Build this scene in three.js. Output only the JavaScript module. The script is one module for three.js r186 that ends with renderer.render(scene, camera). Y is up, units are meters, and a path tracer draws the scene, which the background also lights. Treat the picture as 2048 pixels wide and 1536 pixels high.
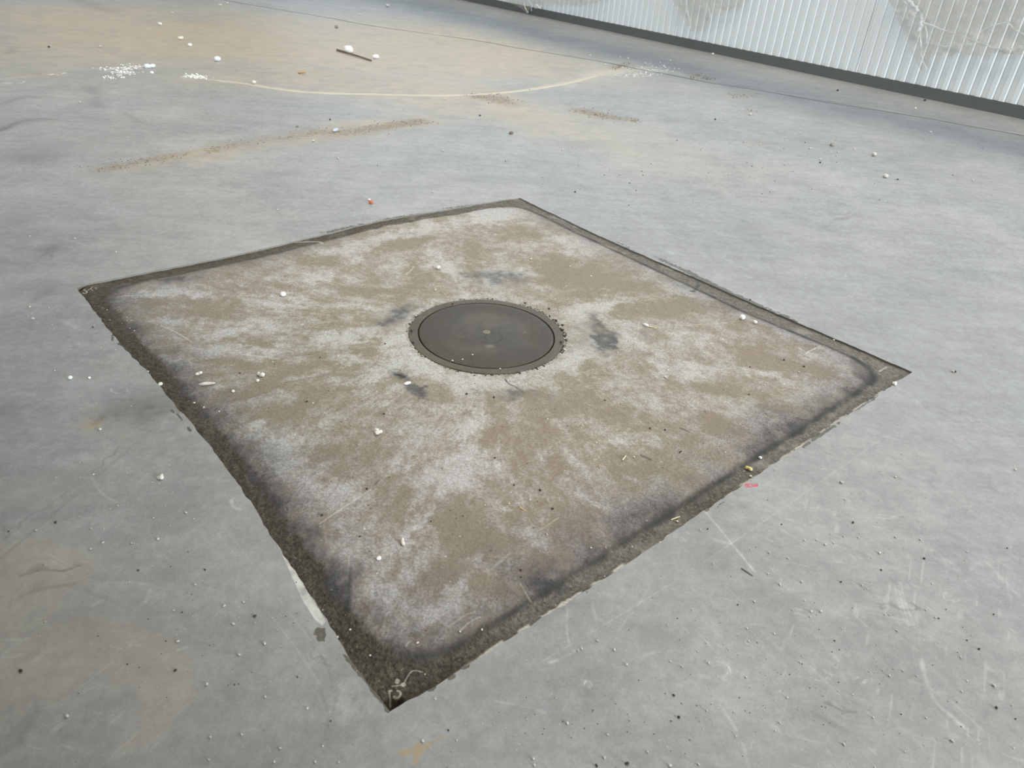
import * as THREE from 'three';
import { mergeGeometries } from 'three/addons/utils/BufferGeometryUtils.js';
import { RectAreaLightUniformsLib } from 'three/addons/lights/RectAreaLightUniformsLib.js';

// ---------------------------------------------------------------------------
// camera, sky, lights, exposure
// Plan coordinates: (x, y) on the floor in metres, origin at the middle of the concrete patch, h up.
// three.js: X = x, Y = h, Z = -y.
// ---------------------------------------------------------------------------
RectAreaLightUniformsLib.init();
const scene = new THREE.Scene();
const P3 = (x, y, h = 0) => new THREE.Vector3(x, h, -y);
const CAM = [-0.69153, -0.82643, 0.57105];
const RIGHT = [0.76296, -0.64257, 0.07065], DOWN = [-0.29806, -0.44666, -0.84359], FWD = [0.57362, 0.62257, -0.53231];
const FOCAL = 1449.33;
const camera = new THREE.PerspectiveCamera(THREE.MathUtils.radToDeg(2 * Math.atan(768 / FOCAL)), 2048 / 1536, 0.02, 80);
camera.position.copy(P3(...CAM));
camera.up.copy(P3(-DOWN[0], -DOWN[1], -DOWN[2]));
camera.lookAt(P3(CAM[0] + FWD[0], CAM[1] + FWD[1], CAM[2] + FWD[2]));
camera.focus = 1.15;
camera.userData.fStop = 14;

scene.background = new THREE.Color(0.75, 0.86, 1.0);

const renderer = new THREE.WebGLRenderer({ antialias: true });
renderer.toneMapping = THREE.LinearToneMapping;
renderer.toneMappingExposure = 0.5;
renderer.shadowMap.enabled = true;
renderer.shadowMap.type = THREE.PCFSoftShadowMap;

// the hall runs along the ribbed wall, which is turned a little against the patch
const WALL_X = 3.29, WALL_K = 0.065, ALPHA = Math.atan(WALL_K), CA = Math.cos(ALPHA), SA = Math.sin(ALPHA);
// n = metres into the hall from the ribbed wall, s = metres along it
const hall = (n, s) => [WALL_X - n * CA + s * SA, n * SA + s * CA];
const HALL = { s0: -8, s1: 12, n1: 11, h: 5.6 };

function areaLight(name, w, hgt, color, intensity, at, toward) {
  const l = new THREE.RectAreaLight(color, intensity, w, hgt);
  l.name = name; l.position.copy(at); l.lookAt(toward); scene.add(l);
  return l;
}
// daylight in the two gate openings (one behind the right shoulder, one at the far end)
const NEAR_GATE = { n0: 0.2, n1: 1.8, h: 3.4 }, FAR_GATE = { n0: 0.8, n1: 3.6, h: 3.2 };
{
  const a = hall((NEAR_GATE.n0 + NEAR_GATE.n1) / 2, HALL.s0 + 0.05), b = hall((NEAR_GATE.n0 + NEAR_GATE.n1) / 2, HALL.s0 + 3);
  areaLight('near_gate_daylight', NEAR_GATE.n1 - NEAR_GATE.n0, NEAR_GATE.h - 0.1, new THREE.Color(0.82, 0.91, 1.0), 90, P3(...a, NEAR_GATE.h / 2), P3(...b, NEAR_GATE.h / 2));
  const c = hall((FAR_GATE.n0 + FAR_GATE.n1) / 2, HALL.s1 - 0.05), d = hall((FAR_GATE.n0 + FAR_GATE.n1) / 2, HALL.s1 - 3);
  areaLight('far_gate_daylight', FAR_GATE.n1 - FAR_GATE.n0, FAR_GATE.h - 0.1, new THREE.Color(1.0, 0.95, 0.88), 1.0, P3(...c, FAR_GATE.h / 2), P3(...d, FAR_GATE.h / 2));
}
// added, unseen ribbon window in the ribbed wall: cool light for the right floor
const ADDED_RIBBON = { h0: 1.25, h1: 2.6, s0: -4, s1: 9 };
{
  const m = (ADDED_RIBBON.s0 + ADDED_RIBBON.s1) / 2, hm = (ADDED_RIBBON.h0 + ADDED_RIBBON.h1) / 2;
  areaLight('added_ribbon_light', ADDED_RIBBON.s1 - ADDED_RIBBON.s0, ADDED_RIBBON.h1 - ADDED_RIBBON.h0, new THREE.Color(0.68, 0.83, 1.0), 4.9, P3(...hall(0.04, m), hm), P3(...hall(3, m), hm));
}
// a second added window, unseen in the opposite wall, to brighten the ribbed wall
const ADDED_OPPOSITE = { h0: 2.4, h1: 4.4, s0: -1, s1: 7 };
{
  const m = (ADDED_OPPOSITE.s0 + ADDED_OPPOSITE.s1) / 2, hm = (ADDED_OPPOSITE.h0 + ADDED_OPPOSITE.h1) / 2;
  areaLight('added_opposite_light', ADDED_OPPOSITE.s1 - ADDED_OPPOSITE.s0, ADDED_OPPOSITE.h1 - ADDED_OPPOSITE.h0, new THREE.Color(0.74, 0.86, 1.0), 15, P3(...hall(HALL.n1 - 0.04, m), hm), P3(...hall(HALL.n1 - 3, m), hm));
}
const ADDED_ROOF_LIGHTS = [[2.4, 0.35]].map(([n, w]) => ({ n, w, s0: -2.6, s1: 4.4, h: HALL.h - 0.06 }));  // added roof strip, unseen, as the warm main light
for (const r of ADDED_ROOF_LIGHTS) {
  const m = hall(r.n, (r.s0 + r.s1) / 2);
  const l = areaLight('added_roof_light', r.w, r.s1 - r.s0, new THREE.Color(1.0, 0.91, 0.75), 57, P3(...m, r.h - 0.06), P3(...m, 0));
  l.up.set(SA, 0, -CA); l.lookAt(P3(...m, 0));
}

// ---------------------------------------------------------------------------
// helpers
// ---------------------------------------------------------------------------
let seed = 1234567;
const rnd = () => { seed = (seed + 0x6d2b79f5) | 0; let t = Math.imul(seed ^ (seed >>> 15), 1 | seed); t = (t + Math.imul(t ^ (t >>> 7), 61 | t)) ^ t; return ((t ^ (t >>> 14)) >>> 0) / 4294967296; };
const clamp = (v, a = 0, b = 1) => (v < a ? a : v > b ? b : v);
const sstep = (a, b, v) => { const t = clamp((v - a) / (b - a)); return t * t * (3 - 2 * t); };
const lerp = (a, b, t) => a + (b - a) * t;

// where the sight line through a point of the photograph meets the floor
function onFloor(u, v) {
  const a = (u - 1024) / FOCAL, b = (v - 768) / FOCAL;
  const d = [0, 1, 2].map((i) => RIGHT[i] * a + DOWN[i] * b + FWD[i]);
  const s = -CAM[2] / d[2];
  return [CAM[0] + d[0] * s, CAM[1] + d[1] * s];
}
const depthAt = (x, y) => (x - CAM[0]) * FWD[0] + (y - CAM[1]) * FWD[1] - CAM[2] * FWD[2];
const metres = (px, x, y) => px * depthAt(x, y) / FOCAL;
// and where it meets the ribbed wall: [along, height]
function onWall(u, v) {
  const a = (u - 1024) / FOCAL, b = (v - 768) / FOCAL;
  const d = [0, 1, 2].map((i) => RIGHT[i] * a + DOWN[i] * b + FWD[i]);
  const s = (WALL_X + WALL_K * CAM[1] - CAM[0]) / (d[0] - WALL_K * d[1]);
  return [(CAM[1] + d[1] * s) / CA, CAM[2] + d[2] * s];
}

const taken = {};
const numbered = (name) => { const k = taken[name] = (taken[name] ?? -1) + 1; return k ? name + '_' + String(k).padStart(3, '0') : name; };
function mesh(name, geometry, material, parent = scene) {
  const m = new THREE.Mesh(geometry, material);
  m.name = parent === scene ? numbered(name) : name;
  m.castShadow = m.receiveShadow = true;
  parent.add(m);
  return m;
}
function tag(o, label, category, group, kind) {
  o.userData.label = label;
  if (category) o.userData.category = category;
  if (group) o.userData.group = group;
  if (kind) o.userData.kind = kind;
  return o;
}
function thing(name, at) { const g = new THREE.Group(); g.name = numbered(name); g.position.copy(at); scene.add(g); return g; }

// value noise
const TAB = new Float32Array(65536);
for (let i = 0; i < 65536; i++) TAB[i] = rnd();
function vn(x, y) {
  const ix = Math.floor(x), iy = Math.floor(y);
  let fx = x - ix, fy = y - iy;
  fx = fx * fx * (3 - 2 * fx); fy = fy * fy * (3 - 2 * fy);
  const r0 = (iy & 255) << 8, r1 = ((iy + 1) & 255) << 8, c0 = ix & 255, c1 = (ix + 1) & 255;
  const a = TAB[r0 | c0], b = TAB[r0 | c1], c = TAB[r1 | c0], d = TAB[r1 | c1];
  return a + (b - a) * fx + (c - a + (a - b - c + d) * fx) * fy;
}
const fbm2 = (x, y) => vn(x, y) * 0.62 + vn(x * 2.13 + 17.3, y * 2.13 + 5.7) * 0.38;
const fbm3 = (x, y) => vn(x, y) * 0.52 + vn(x * 2.07 + 31.1, y * 2.07 + 11.9) * 0.3 + vn(x * 4.3 + 7.7, y * 4.3 + 41.3) * 0.18;
const hash = (i, j) => TAB[((j & 255) << 8) | (i & 255)];

// ---------------------------------------------------------------------------
// hand-placed marks: masks drawn in plan coordinates
// ---------------------------------------------------------------------------
class Layer {                       // three masks in one canvas: r, g, b
  constructor(zone, n) {
    this.z = zone; this.n = n;
    this.c = document.createElement('canvas'); this.c.width = n; this.c.height = n;
    this.g = this.c.getContext('2d');
    this.g.fillStyle = '#000'; this.g.fillRect(0, 0, n, n);
    this.g.globalCompositeOperation = 'lighter';
    this.g.lineCap = 'round'; this.g.lineJoin = 'round';
    const kx = n / (zone[1] - zone[0]), ky = n / (zone[3] - zone[2]);
    this.base = [kx, 0, 0, ky, -zone[0] * kx, -zone[2] * ky];
  }
  col(ch, a) { const v = Math.round(255 * clamp(a)); return ch === 0 ? `rgb(${v},0,0)` : ch === 1 ? `rgb(0,${v},0)` : `rgb(0,0,${v})`; }
  soft(ch, c, a, b, alpha) {        // soft ellipse: centre and the two half axes, as plan vectors
    const g = this.g;
    g.setTransform(...this.base); g.transform(a[0], a[1], b[0], b[1], c[0], c[1]);
    const gr = g.createRadialGradient(0, 0, 0, 0, 0, 1);
    gr.addColorStop(0, this.col(ch, alpha)); gr.addColorStop(0.35, this.col(ch, alpha * 0.8)); gr.addColorStop(0.7, this.col(ch, alpha * 0.28)); gr.addColorStop(1, this.col(ch, 0));
    g.fillStyle = gr; g.beginPath(); g.arc(0, 0, 1, 0, 7); g.fill();
  }
  blob(ch, cx, cy, rx, ry, deg, alpha) {
    const t = deg * Math.PI / 180, c = onFloor(cx, cy);
    const p = onFloor(cx + Math.cos(t) * rx, cy + Math.sin(t) * rx), q = onFloor(cx - Math.sin(t) * ry, cy + Math.cos(t) * ry);
    this.soft(ch, c, [p[0] - c[0], p[1] - c[1]], [q[0] - c[0], q[1] - c[1]], alpha);
  }
  line(ch, pts, width, alpha, feather = 0) {   // pts in the photograph, width in metres
    const g = this.g, q = pts.map((p) => onFloor(...p));
    g.setTransform(...this.base);
    for (let k = feather; k >= 0; k--) {
      g.strokeStyle = this.col(ch, alpha / (feather + 1)); g.lineWidth = width * (1 + k * 1.3);
      g.beginPath(); g.moveTo(...q[0]);
      for (let i = 1; i < q.length - 1; i++) g.quadraticCurveTo(...q[i], (q[i][0] + q[i + 1][0]) / 2, (q[i][1] + q[i + 1][1]) / 2);
      g.lineTo(...q[q.length - 1]); g.stroke();
    }
  }
  area(ch, pts, alpha) {
    const g = this.g; g.setTransform(...this.base); g.fillStyle = this.col(ch, alpha); g.beginPath();
    pts.map((p) => onFloor(...p)).forEach((p, i) => (i ? g.lineTo(...p) : g.moveTo(...p))); g.fill();
  }
  data() { return this.g.getImageData(0, 0, this.n, this.n).data; }
}
function texture(data, n, srgb = true, repeat) {
  const t = new THREE.DataTexture(data, n, n, THREE.RGBAFormat);
  t.magFilter = THREE.LinearFilter; t.minFilter = THREE.LinearMipmapLinearFilter; t.generateMipmaps = true;
  if (srgb) t.colorSpace = THREE.SRGBColorSpace;
  if (repeat) { t.wrapS = t.wrapT = THREE.RepeatWrapping; }
  t.needsUpdate = true;
  return t;
}

// ---------------------------------------------------------------------------
// outline of the patch (saw-cut, a little uneven)
// ---------------------------------------------------------------------------
const EDGE_L = [[-0.52, -0.5], [-0.5, -0.5], [-0.435, -0.501], [-0.368, -0.496], [-0.272, -0.492], [-0.181, -0.486], [-0.057, -0.484], [0.146, -0.490], [0.255, -0.498], [0.331, -0.499], [0.52, -0.501]];   // y -> x
const EDGE_R = [[-0.52, 0.5], [-0.39, 0.498], [-0.295, 0.495], [-0.19, 0.492], [-0.071, 0.492], [0.058, 0.490], [0.204, 0.489], [0.379, 0.496], [0.52, 0.502]];
const EDGE_B = [[-0.52, -0.5], [-0.441, -0.504], [-0.382, -0.504], [-0.249, -0.506], [-0.167, -0.505], [-0.064, -0.503], [0.149, -0.502], [0.293, -0.5], [0.52, -0.499]];   // x -> y
const EDGE_T = [[-0.52, 0.5], [-0.421, 0.498], [-0.292, 0.496], [-0.195, 0.497], [-0.037, 0.511], [0.06, 0.522], [0.118, 0.525], [0.2, 0.522], [0.299, 0.514], [0.447, 0.507], [0.52, 0.497]];
function along(tab, t) {
  for (let i = 1; i < tab.length; i++) if (t <= tab[i][0] || i === tab.length - 1) {
    const a = tab[i - 1], b = tab[i], k = clamp((t - a[0]) / (b[0] - a[0])), s = k * k * (3 - 2 * k);
    return a[1] + (b[1] - a[1]) * (0.5 * k + 0.5 * s);
  }
}
const jag = (t, o) => (fbm2(t * 130 + o, o) - 0.5) * 0.0035 + (vn(t * 620 + o, o + 3) - 0.5) * 0.0012;
const edgeL = (y) => along(EDGE_L, y) + jag(y, 3), edgeR = (y) => along(EDGE_R, y) + jag(y, 9);
const edgeB = (x) => along(EDGE_B, x) + jag(x, 15), edgeT = (x) => along(EDGE_T, x) + jag(x, 21);
const OUT = { x0: -0.5, x1: 0.501, y0: -0.5, y1: 0.499 };
const cornerLB = [-0.5, -0.5], cornerRB = [0.5, -0.499], cornerRT = [0.502, 0.497], cornerLT = [-0.501, 0.5];
const STEPS = 110;
function side(fn, vertical, a, b) {  // points from a to b, both given
  const out = [];
  for (let i = 0; i < STEPS; i++) { const k = i / STEPS, t = vertical ? lerp(a[1], b[1], k) : lerp(a[0], b[0], k); const w = Math.min(1, Math.min(k, 1 - k) * 30); out.push(vertical ? [lerp(lerp(a[0], b[0], k), fn(t), w), t] : [t, lerp(lerp(a[1], b[1], k), fn(t), w)]); }
  return out;
}
const SIDE_B = side(edgeB, false, cornerLB, cornerRB), SIDE_R = side(edgeR, true, cornerRB, cornerRT), SIDE_T = side(edgeT, false, cornerRT, cornerLT), SIDE_L = side(edgeL, true, cornerLT, cornerLB);
const OUTLINE = [...SIDE_B, ...SIDE_R, ...SIDE_T, ...SIDE_L];   // anticlockwise
const COVER = { x: -0.009, y: -0.0135, r: 0.128, lid: 0.1128 };

// smooth minimum of the distances to the four edges: rounded inner corners
const smin = (a, b, k) => { const h = Math.max(k - Math.abs(a - b), 0) / k; return Math.min(a, b) - h * h * k * 0.25; };
function inset(x, y) {
  const l = x - along(EDGE_L, y), r = along(EDGE_R, y) - x, b = y - along(EDGE_B, x), t = along(EDGE_T, x) - y;
  return { l, r, b, t, d: smin(smin(l, r, 0.08), smin(b, t, 0.08), 0.08) };
}
function patchHeight(x, y) {
  const e = inset(x, y), rough = fbm3(x * 90, y * 90) - 0.5;
  const trough = 1 - sstep(0.012, 0.05, e.d + (fbm2(x * 25, y * 25) - 0.5) * 0.016);
  const c = Math.hypot(x - COVER.x, y - COVER.y) - COVER.r;
  let h = -0.0006 - 0.0026 * trough + rough * (0.0006 + 0.0016 * trough) + (fbm2(x * 11, y * 11) - 0.5) * 0.0018 * (1 - trough) + (fbm2(x * 60 + 3, y * 60) - 0.5) * 0.0007 * (1 - trough);
  h -= 0.0012 * (1 - sstep(0, 0.02, c));
  h -= 0.02 * (1 - sstep(0.003, 0.0125, Math.hypot(x + 0.497, y + 0.499)));
  h -= 0.012 * (1 - sstep(0.003, 0.012, Math.hypot(x + 0.5, y - 0.497)));
  return h;
}

// ---------------------------------------------------------------------------
// marks on the bare floor (stains, scratches, dust), in the photograph's frame
// ---------------------------------------------------------------------------
const JOINT = [[5.2, -8.5], [3.33, -1.3], [2.96, -0.1], [2.889, 0.121], [2.831, 0.393], [2.636, 0.993], [2.475, 1.505], [2.40, 1.951], [2.195, 2.669], [1.80, 3.611], [1.473, 4.788], [1.1, 6.0], [-0.6, 12.5]];
const jointX = (y) => along(JOINT.map(([x, t]) => [t, x]), y) + (fbm2(y * 6, 4.4) - 0.5) * 0.014;

const SCRATCHES = [   // [points, width in metres, strength]
  [[[1412, 1025], [1450, 1070], [1508, 1142]], 0.0016, 0.8],
  [[[1430, 1080], [1462, 1088]], 0.002, 0.5],
  [[[1795, 1165], [1802, 1200], [1818, 1250]], 0.0016, 0.7], [[[1800, 1165], [1812, 1210], [1830, 1255]], 0.0016, 0.7], [[[1790, 1172], [1800, 1220], [1815, 1252]], 0.0012, 0.6],
  [[[1820, 1245], [1860, 1275], [1880, 1290]], 0.003, 0.35],
  [[[1845, 1325], [1850, 1370], [1880, 1415], [1930, 1455], [1965, 1485]], 0.0022, 0.75], [[[1850, 1360], [1890, 1420], [1945, 1470]], 0.004, 0.35],
  [[[1755, 1035], [1775, 1040], [1800, 1030]], 0.0022, 0.6], [[[1760, 1030], [1790, 1033]], 0.0016, 0.5],
  [[[1830, 1080], [1870, 1110], [1910, 1140]], 0.006, 0.35], [[[1865, 1100], [1900, 1125]], 0.003, 0.4],
  [[[1976, 1125], [1995, 1150], [2040, 1195]], 0.003, 0.45], [[[1940, 1140], [1958, 1125]], 0.0018, 0.6],
  [[[1100, 1325], [1130, 1315], [1150, 1302]], 0.0016, 0.8], [[[1135, 1212], [1132, 1260], [1138, 1285]], 0.0014, 0.6], [[[1183, 1205], [1195, 1250]], 0.0018, 0.45],
  [[[990, 1402], [1040, 1410], [1090, 1425]], 0.0014, 0.5], [[[1290, 1310], [1320, 1300], [1360, 1302]], 0.0018, 0.4],
  [[[1440, 1410], [1470, 1450], [1490, 1500], [1497, 1534]], 0.0018, 0.55], [[[1445, 1400], [1475, 1440]], 0.0025, 0.35],
  [[[1420, 1345], [1440, 1358], [1460, 1345], [1455, 1325]], 0.0018, 0.5], [[[1400, 1350], [1430, 1362]], 0.0028, 0.6],
  [[[1410, 1215], [1430, 1245], [1438, 1275]], 0.004, 0.35], [[[1440, 1230], [1470, 1270]], 0.003, 0.3], [[[1520, 1280], [1545, 1315]], 0.003, 0.35],
  [[[1485, 1350], [1505, 1375]], 0.004, 0.35], [[[1670, 1330], [1690, 1360]], 0.003, 0.3],
  [[[690, 1382], [696, 1400], [698, 1420]], 0.012, 0.5],
  [[[180, 945], [195, 985], [235, 1005]], 0.0014, 0.55], [[[190, 960], [205, 975]], 0.002, 0.3],
  [[[462, 1000], [465, 1016], [480, 1018]], 0.0022, 0.9], [[[462, 1004], [466, 996]], 0.0018, 0.8],
  [[[300, 1170], [260, 1162], [160, 1168]], 0.0014, 0.35], [[[90, 1105], [150, 1135]], 0.0014, 0.4], [[[100, 1120], [155, 1150]], 0.0012, 0.35],
  [[[190, 1145], [170, 1155]], 0.0016, 0.5], [[[80, 1420], [160, 1385], [200, 1370]], 0.0012, 0.35], [[[235, 1512], [285, 1500]], 0.004, 0.4],
  [[[185, 1210], [205, 1200]], 0.002, 0.5], [[[290, 1205], [300, 1180]], 0.0016, 0.5], [[[0, 1280], [60, 1278]], 0.0018, 0.4], [[[5, 1315], [45, 1310]], 0.002, 0.4],
  [[[430, 1060], [470, 1110]], 0.0014, 0.35], [[[540, 1230], [590, 1290], [640, 1370]], 0.0012, 0.35],
  [[[355, 1300], [372, 1294]], 0.0018, 0.6], [[[255, 1298], [262, 1290]], 0.0016, 0.5],
  [[[1700, 700], [1740, 725], [1762, 742]], 0.003, 0.3], [[[1830, 800], [1860, 830]], 0.003, 0.3],
  [[[1225, 735], [1262, 735]], 0.001, 0], [[[1340, 505], [1360, 508]], 0.008, 0.6], [[[1446, 515], [1462, 522]], 0.006, 0.5], [[[1480, 548], [1500, 555]], 0.006, 0.4],
  [[[560, 560], [600, 545]], 0.002, 0],
  [[[575, 430], [600, 418]], 0.0022, 0.45], [[[165, 800], [175, 805]], 0.002, 0.4],
  [[[130, 478], [170, 490]], 0.004, 0.35], [[[60, 500], [90, 480]], 0.003, 0.3], [[[125, 640], [160, 660]], 0.005, 0.4], [[[140, 635], [150, 655]], 0.004, 0.3],
  [[[1100, 255], [1180, 268]], 0.006, 0.2], [[[1000, 330], [1090, 335]], 0.006, 0.2],
  [[[1010, 1238], [1040, 1225]], 0.0014, 0],
  [[[1565, 1060], [1590, 1075]], 0.0016, 0.4], [[[1655, 1085], [1700, 1100]], 0.0014, 0.4], [[[1900, 880], [1935, 900]], 0.002, 0.4], [[[1760, 870], [1800, 880]], 0.0016, 0.35],
  [[[1925, 850], [1945, 842]], 0.0018, 0.4], [[[1600, 1055], [1630, 1040]], 0.0012, 0.35], [[[1480, 1255], [1500, 1248], [1525, 1250]], 0.0014, 0.4],
];
const PALE_RINGS = [[1372, 1072, 8, 9], [1640, 1350, 26, 14], [1436, 1342, 26, 20], [1495, 1283, 5, 5], [1720, 1360, 14, 10], [1905, 1190, 20, 14], [240, 780, 20, 8], [1175, 1368, 10, 8], [1545, 1075, 12, 8]];
const DARK_MARKS = [   // [points, width, strength]
  [[[0, 1118], [130, 1010], [250, 905], [300, 862]], 0.0016, 0.35],
  [[[0, 260], [60, 242], [120, 236], [195, 236]], 0.012, 0.3], [[[0, 210], [30, 195], [80, 194]], 0.014, 0.25], [[[185, 175], [192, 200], [195, 210]], 0.02, 0.28], [[[240, 225], [270, 235], [273, 245]], 0.012, 0.2],
  [[[0, 255], [40, 246], [80, 243]], 0.03, 0.22], [[[60, 310], [100, 300]], 0.05, 0.18], [[[20, 105], [35, 92]], 0.012, 0.3], [[[155, 0], [185, 10], [215, 22]], 0.05, 0.25],
  [[[40, 1194], [70, 1178], [150, 1168]], 0.0018, 0.5], [[[70, 1175], [85, 1168]], 0.003, 0.4], [[[6, 1040], [14, 1085]], 0.003, 0.3], [[[0, 1490], [12, 1478]], 0.006, 0.3],
  [[[305, 790], [282, 800], [275, 830], [300, 815], [335, 808]], 0.016, 0.4], [[[250, 855], [280, 845], [320, 825]], 0.006, 0.3], [[[290, 860], [300, 850]], 0.008, 0.25],
  [[[300, 782], [312, 782]], 0.002, 0.6], [[[240, 828], [275, 805]], 0.006, 0.25],
  [[[1628, 1428], [1660, 1445], [1694, 1462]], 0.0022, 0.75], [[[1634, 1434], [1668, 1450]], 0.003, 0.3],
  [[[1728, 1108], [1734, 1120]], 0.003, 0.4], [[[1718, 1168], [1738, 1182]], 0.0028, 0.6],
  [[[1660, 425], [1690, 432], [1700, 424]], 0.0022, 0.6], [[[1755, 400], [1772, 405]], 0.005, 0.4], [[[1486, 440], [1500, 448]], 0.004, 0.4],
  [[[1340, 240], [1440, 248]], 0.02, 0.12],
  [[[640, 1380], [655, 1420]], 0.0014, 0.35], [[[610, 1255], [660, 1340], [665, 1375]], 0.001, 0.35],
  [[[70, 505], [110, 495]], 0.02, 0.2], [[[75, 520], [90, 508]], 0.004, 0.3], [[[80, 585], [95, 580]], 0.008, 0.4], [[[0, 585], [60, 575], [140, 572]], 0.02, 0.2],
];
const DARK_BLOBS = [[300, 808, 30, 16, -30, 0.4], [280, 830, 26, 14, 20, 0.3], [180, 830, 60, 20, 10, 0.16], [1275, 1250, 26, 22, 0, 0.14], [1420, 1110, 36, 16, -25, 0.18], [110, 500, 80, 14, 0, 0.2], [330, 470, 80, 12, -8, 0.15], [1500, 455, 90, 20, 12, 0.16], [1700, 640, 90, 16, 25, 0.12], [1180, 290, 120, 12, 4, 0.16], [960, 360, 120, 14, 0, 0.14], [560, 350, 90, 12, 0, 0.14], [60, 320, 80, 14, -6, 0.2], [1850, 1120, 50, 30, 0, 0.12], [1880, 1290, 50, 18, 10, 0.14], [1000, 1440, 60, 26, 10, 0.14], [1120, 1440, 60, 20, 0, 0.12], [690, 1330, 40, 20, 40, 0.1], [1325, 1262, 30, 20, 0, 0.14], [1575, 1210, 60, 24, 10, 0.12], [1640, 1120, 40, 20, -10, 0.12], [1900, 240, 60, 8, 10, 0.2], [330, 1330, 100, 40, -10, 0.12], [150, 1250, 90, 30, 20, 0.14], [100, 960, 70, 40, 0, 0.12], [330, 1010, 80, 40, 0, 0.1]];
const DUST_AND_WARM_LIGHT = [   // big soft areas: warm dust on the far floor, painted warm light near left
  [520, 60, 700, 110, 4, 0.6], [200, 90, 420, 80, -3, 0.5], [1000, 110, 420, 60, 8, 0.45], [760, 120, 480, 70, 4, 0.55], [640, 170, 420, 40, 3, 0.5], [940, 210, 260, 50, 4, 0.5], [700, 262, 260, 30, -8, 0.5], [1120, 250, 260, 60, 6, 0.3], [350, 320, 200, 22, -10, 0.35], [1350, 320, 380, 90, 8, 0.2], [100, 30, 260, 40, 0, 0.4], [850, 60, 260, 40, 5, 0.35],
  [60, 1180, 240, 170, 0, 0.42], [160, 1400, 340, 180, 0, 0.5], [80, 960, 160, 90, 0, 0.3],  // near left corner: warm tone of the light, put into the floor colour
];
const ORANGE = [[410, 50, 60, 9, 0, 0.7], [330, 62, 60, 10, 0, 0.4], [120, 50, 110, 9, 0, 0.5], [300, 72, 120, 10, 0, 0.35], [640, 145, 60, 8, 4, 0.35], [760, 165, 120, 10, 3, 0.3], [980, 180, 90, 12, 2, 0.5], [1010, 200, 40, 8, 4, 0.5], [1080, 265, 50, 16, 0, 0.3], [700, 150, 90, 10, 5, 0.25], [880, 170, 80, 10, 3, 0.25], [640, 145, 50, 6, 6, 0.4]];
const CREAM_LINES = [   // pale sand drawn out in an arc
  [[[415, 158], [470, 165], [520, 170], [560, 178], [640, 186], [760, 189], [900, 191], [1000, 186], [1080, 176], [1150, 163], [1210, 145], [1250, 136], [1300, 134]], 0.012, 0.7, 2],
  [[[1080, 176], [1150, 163], [1210, 145], [1250, 136], [1300, 134]], 0.05, 0.3, 2],
  [[[200, 335], [300, 328], [400, 305], [500, 285]], 0.02, 0.35, 2],
  [[[1180, 150], [1240, 140], [1330, 142], [1390, 155]], 0.05, 0.5, 2],
  [[[1500, 178], [1600, 192], [1700, 205], [1850, 236], [1960, 254], [2048, 268]], 0.012, 0.7, 1], [[[700, 42], [800, 57], [900, 72], [1000, 84]], 0.012, 0.6, 1], [[[0, 158], [60, 152], [110, 148]], 0.02, 0.4, 2],
  [[[180, 128], [250, 130]], 0.01, 0.5, 1],
];
const BROWN_GRIT = [   // brown dirt in grains: blobs
  [220, 335, 60, 7, -8, 0.7], [290, 322, 60, 7, -12, 0.7], [350, 312, 50, 7, -12, 0.7], [430, 298, 60, 8, -10, 0.7], [500, 285, 60, 8, -8, 0.6], [590, 272, 70, 9, -6, 0.5], [720, 262, 90, 10, -6, 0.8], [800, 248, 70, 8, -6, 0.9], [840, 245, 50, 7, 0, 0.6], [640, 262, 60, 6, 0, 0.5],
  [985, 195, 50, 8, 4, 0.8], [1015, 205, 46, 7, 6, 0.8], [950, 192, 40, 6, 0, 0.6], [1050, 190, 30, 4, 0, 0.4], [1165, 222, 40, 6, 6, 0.9], [1200, 230, 40, 6, 8, 0.9], [1240, 238, 40, 5, 8, 0.8], [1268, 240, 14, 4, 0, 0.6], [1030, 232, 60, 5, 0, 0.35], [1480, 190, 40, 5, 4, 0.6], [1500, 222, 22, 4, 0, 0.5], [1240, 133, 30, 5, -10, 0.9], [1395, 152, 30, 5, 4, 0.7], [1420, 158, 16, 3, 4, 0.6], [1345, 240, 40, 5, 0, 0.3], [80, 150, 60, 7, 0, 0.4], [1515, 285, 40, 5, 4, 0.4],
  [810, 1503, 22, 8, -12, 0], 
];
const SAND_NEAR = [[812, 1505, 22, 9, -14, 0.9], [838, 1500, 18, 16, -60, 0.9], [858, 1490, 26, 8, -30, 0.9], [884, 1475, 16, 5, -30, 0.7], [832, 1520, 8, 16, 0, 0.8], [545, 1500, 1, 1, 0, 0], [205, 855, 60, 30, 20, 0.25], [180, 850, 40, 20, 0, 0.3], [250, 870, 60, 10, -10, 0.2], [200, 820, 20, 6, 0, 0.5]];
const POWDER = [[235, 138, 60, 5, 0, 0.7], [250, 145, 50, 5, 2, 0.7], [270, 135, 40, 5, 0, 0.5], [392, 154, 34, 6, 5, 1.0], [375, 152, 20, 4, 0, 0.8], [110, 148, 60, 4, -3, 0.5], [30, 166, 60, 5, -5, 0.5], [225, 150, 30, 4, 0, 0.5], [20, 145, 50, 4, 0, 0.2], [1270, 150, 60, 9, 0, 0.5], [1310, 140, 60, 6, 4, 0.7]];
const CHIP_EDGE = [[565, 1110], [578, 1140], [592, 1172], [608, 1205], [628, 1238], [645, 1252], [652, 1242], [640, 1222], [622, 1196], [606, 1168], [590, 1142], [574, 1114]];
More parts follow.
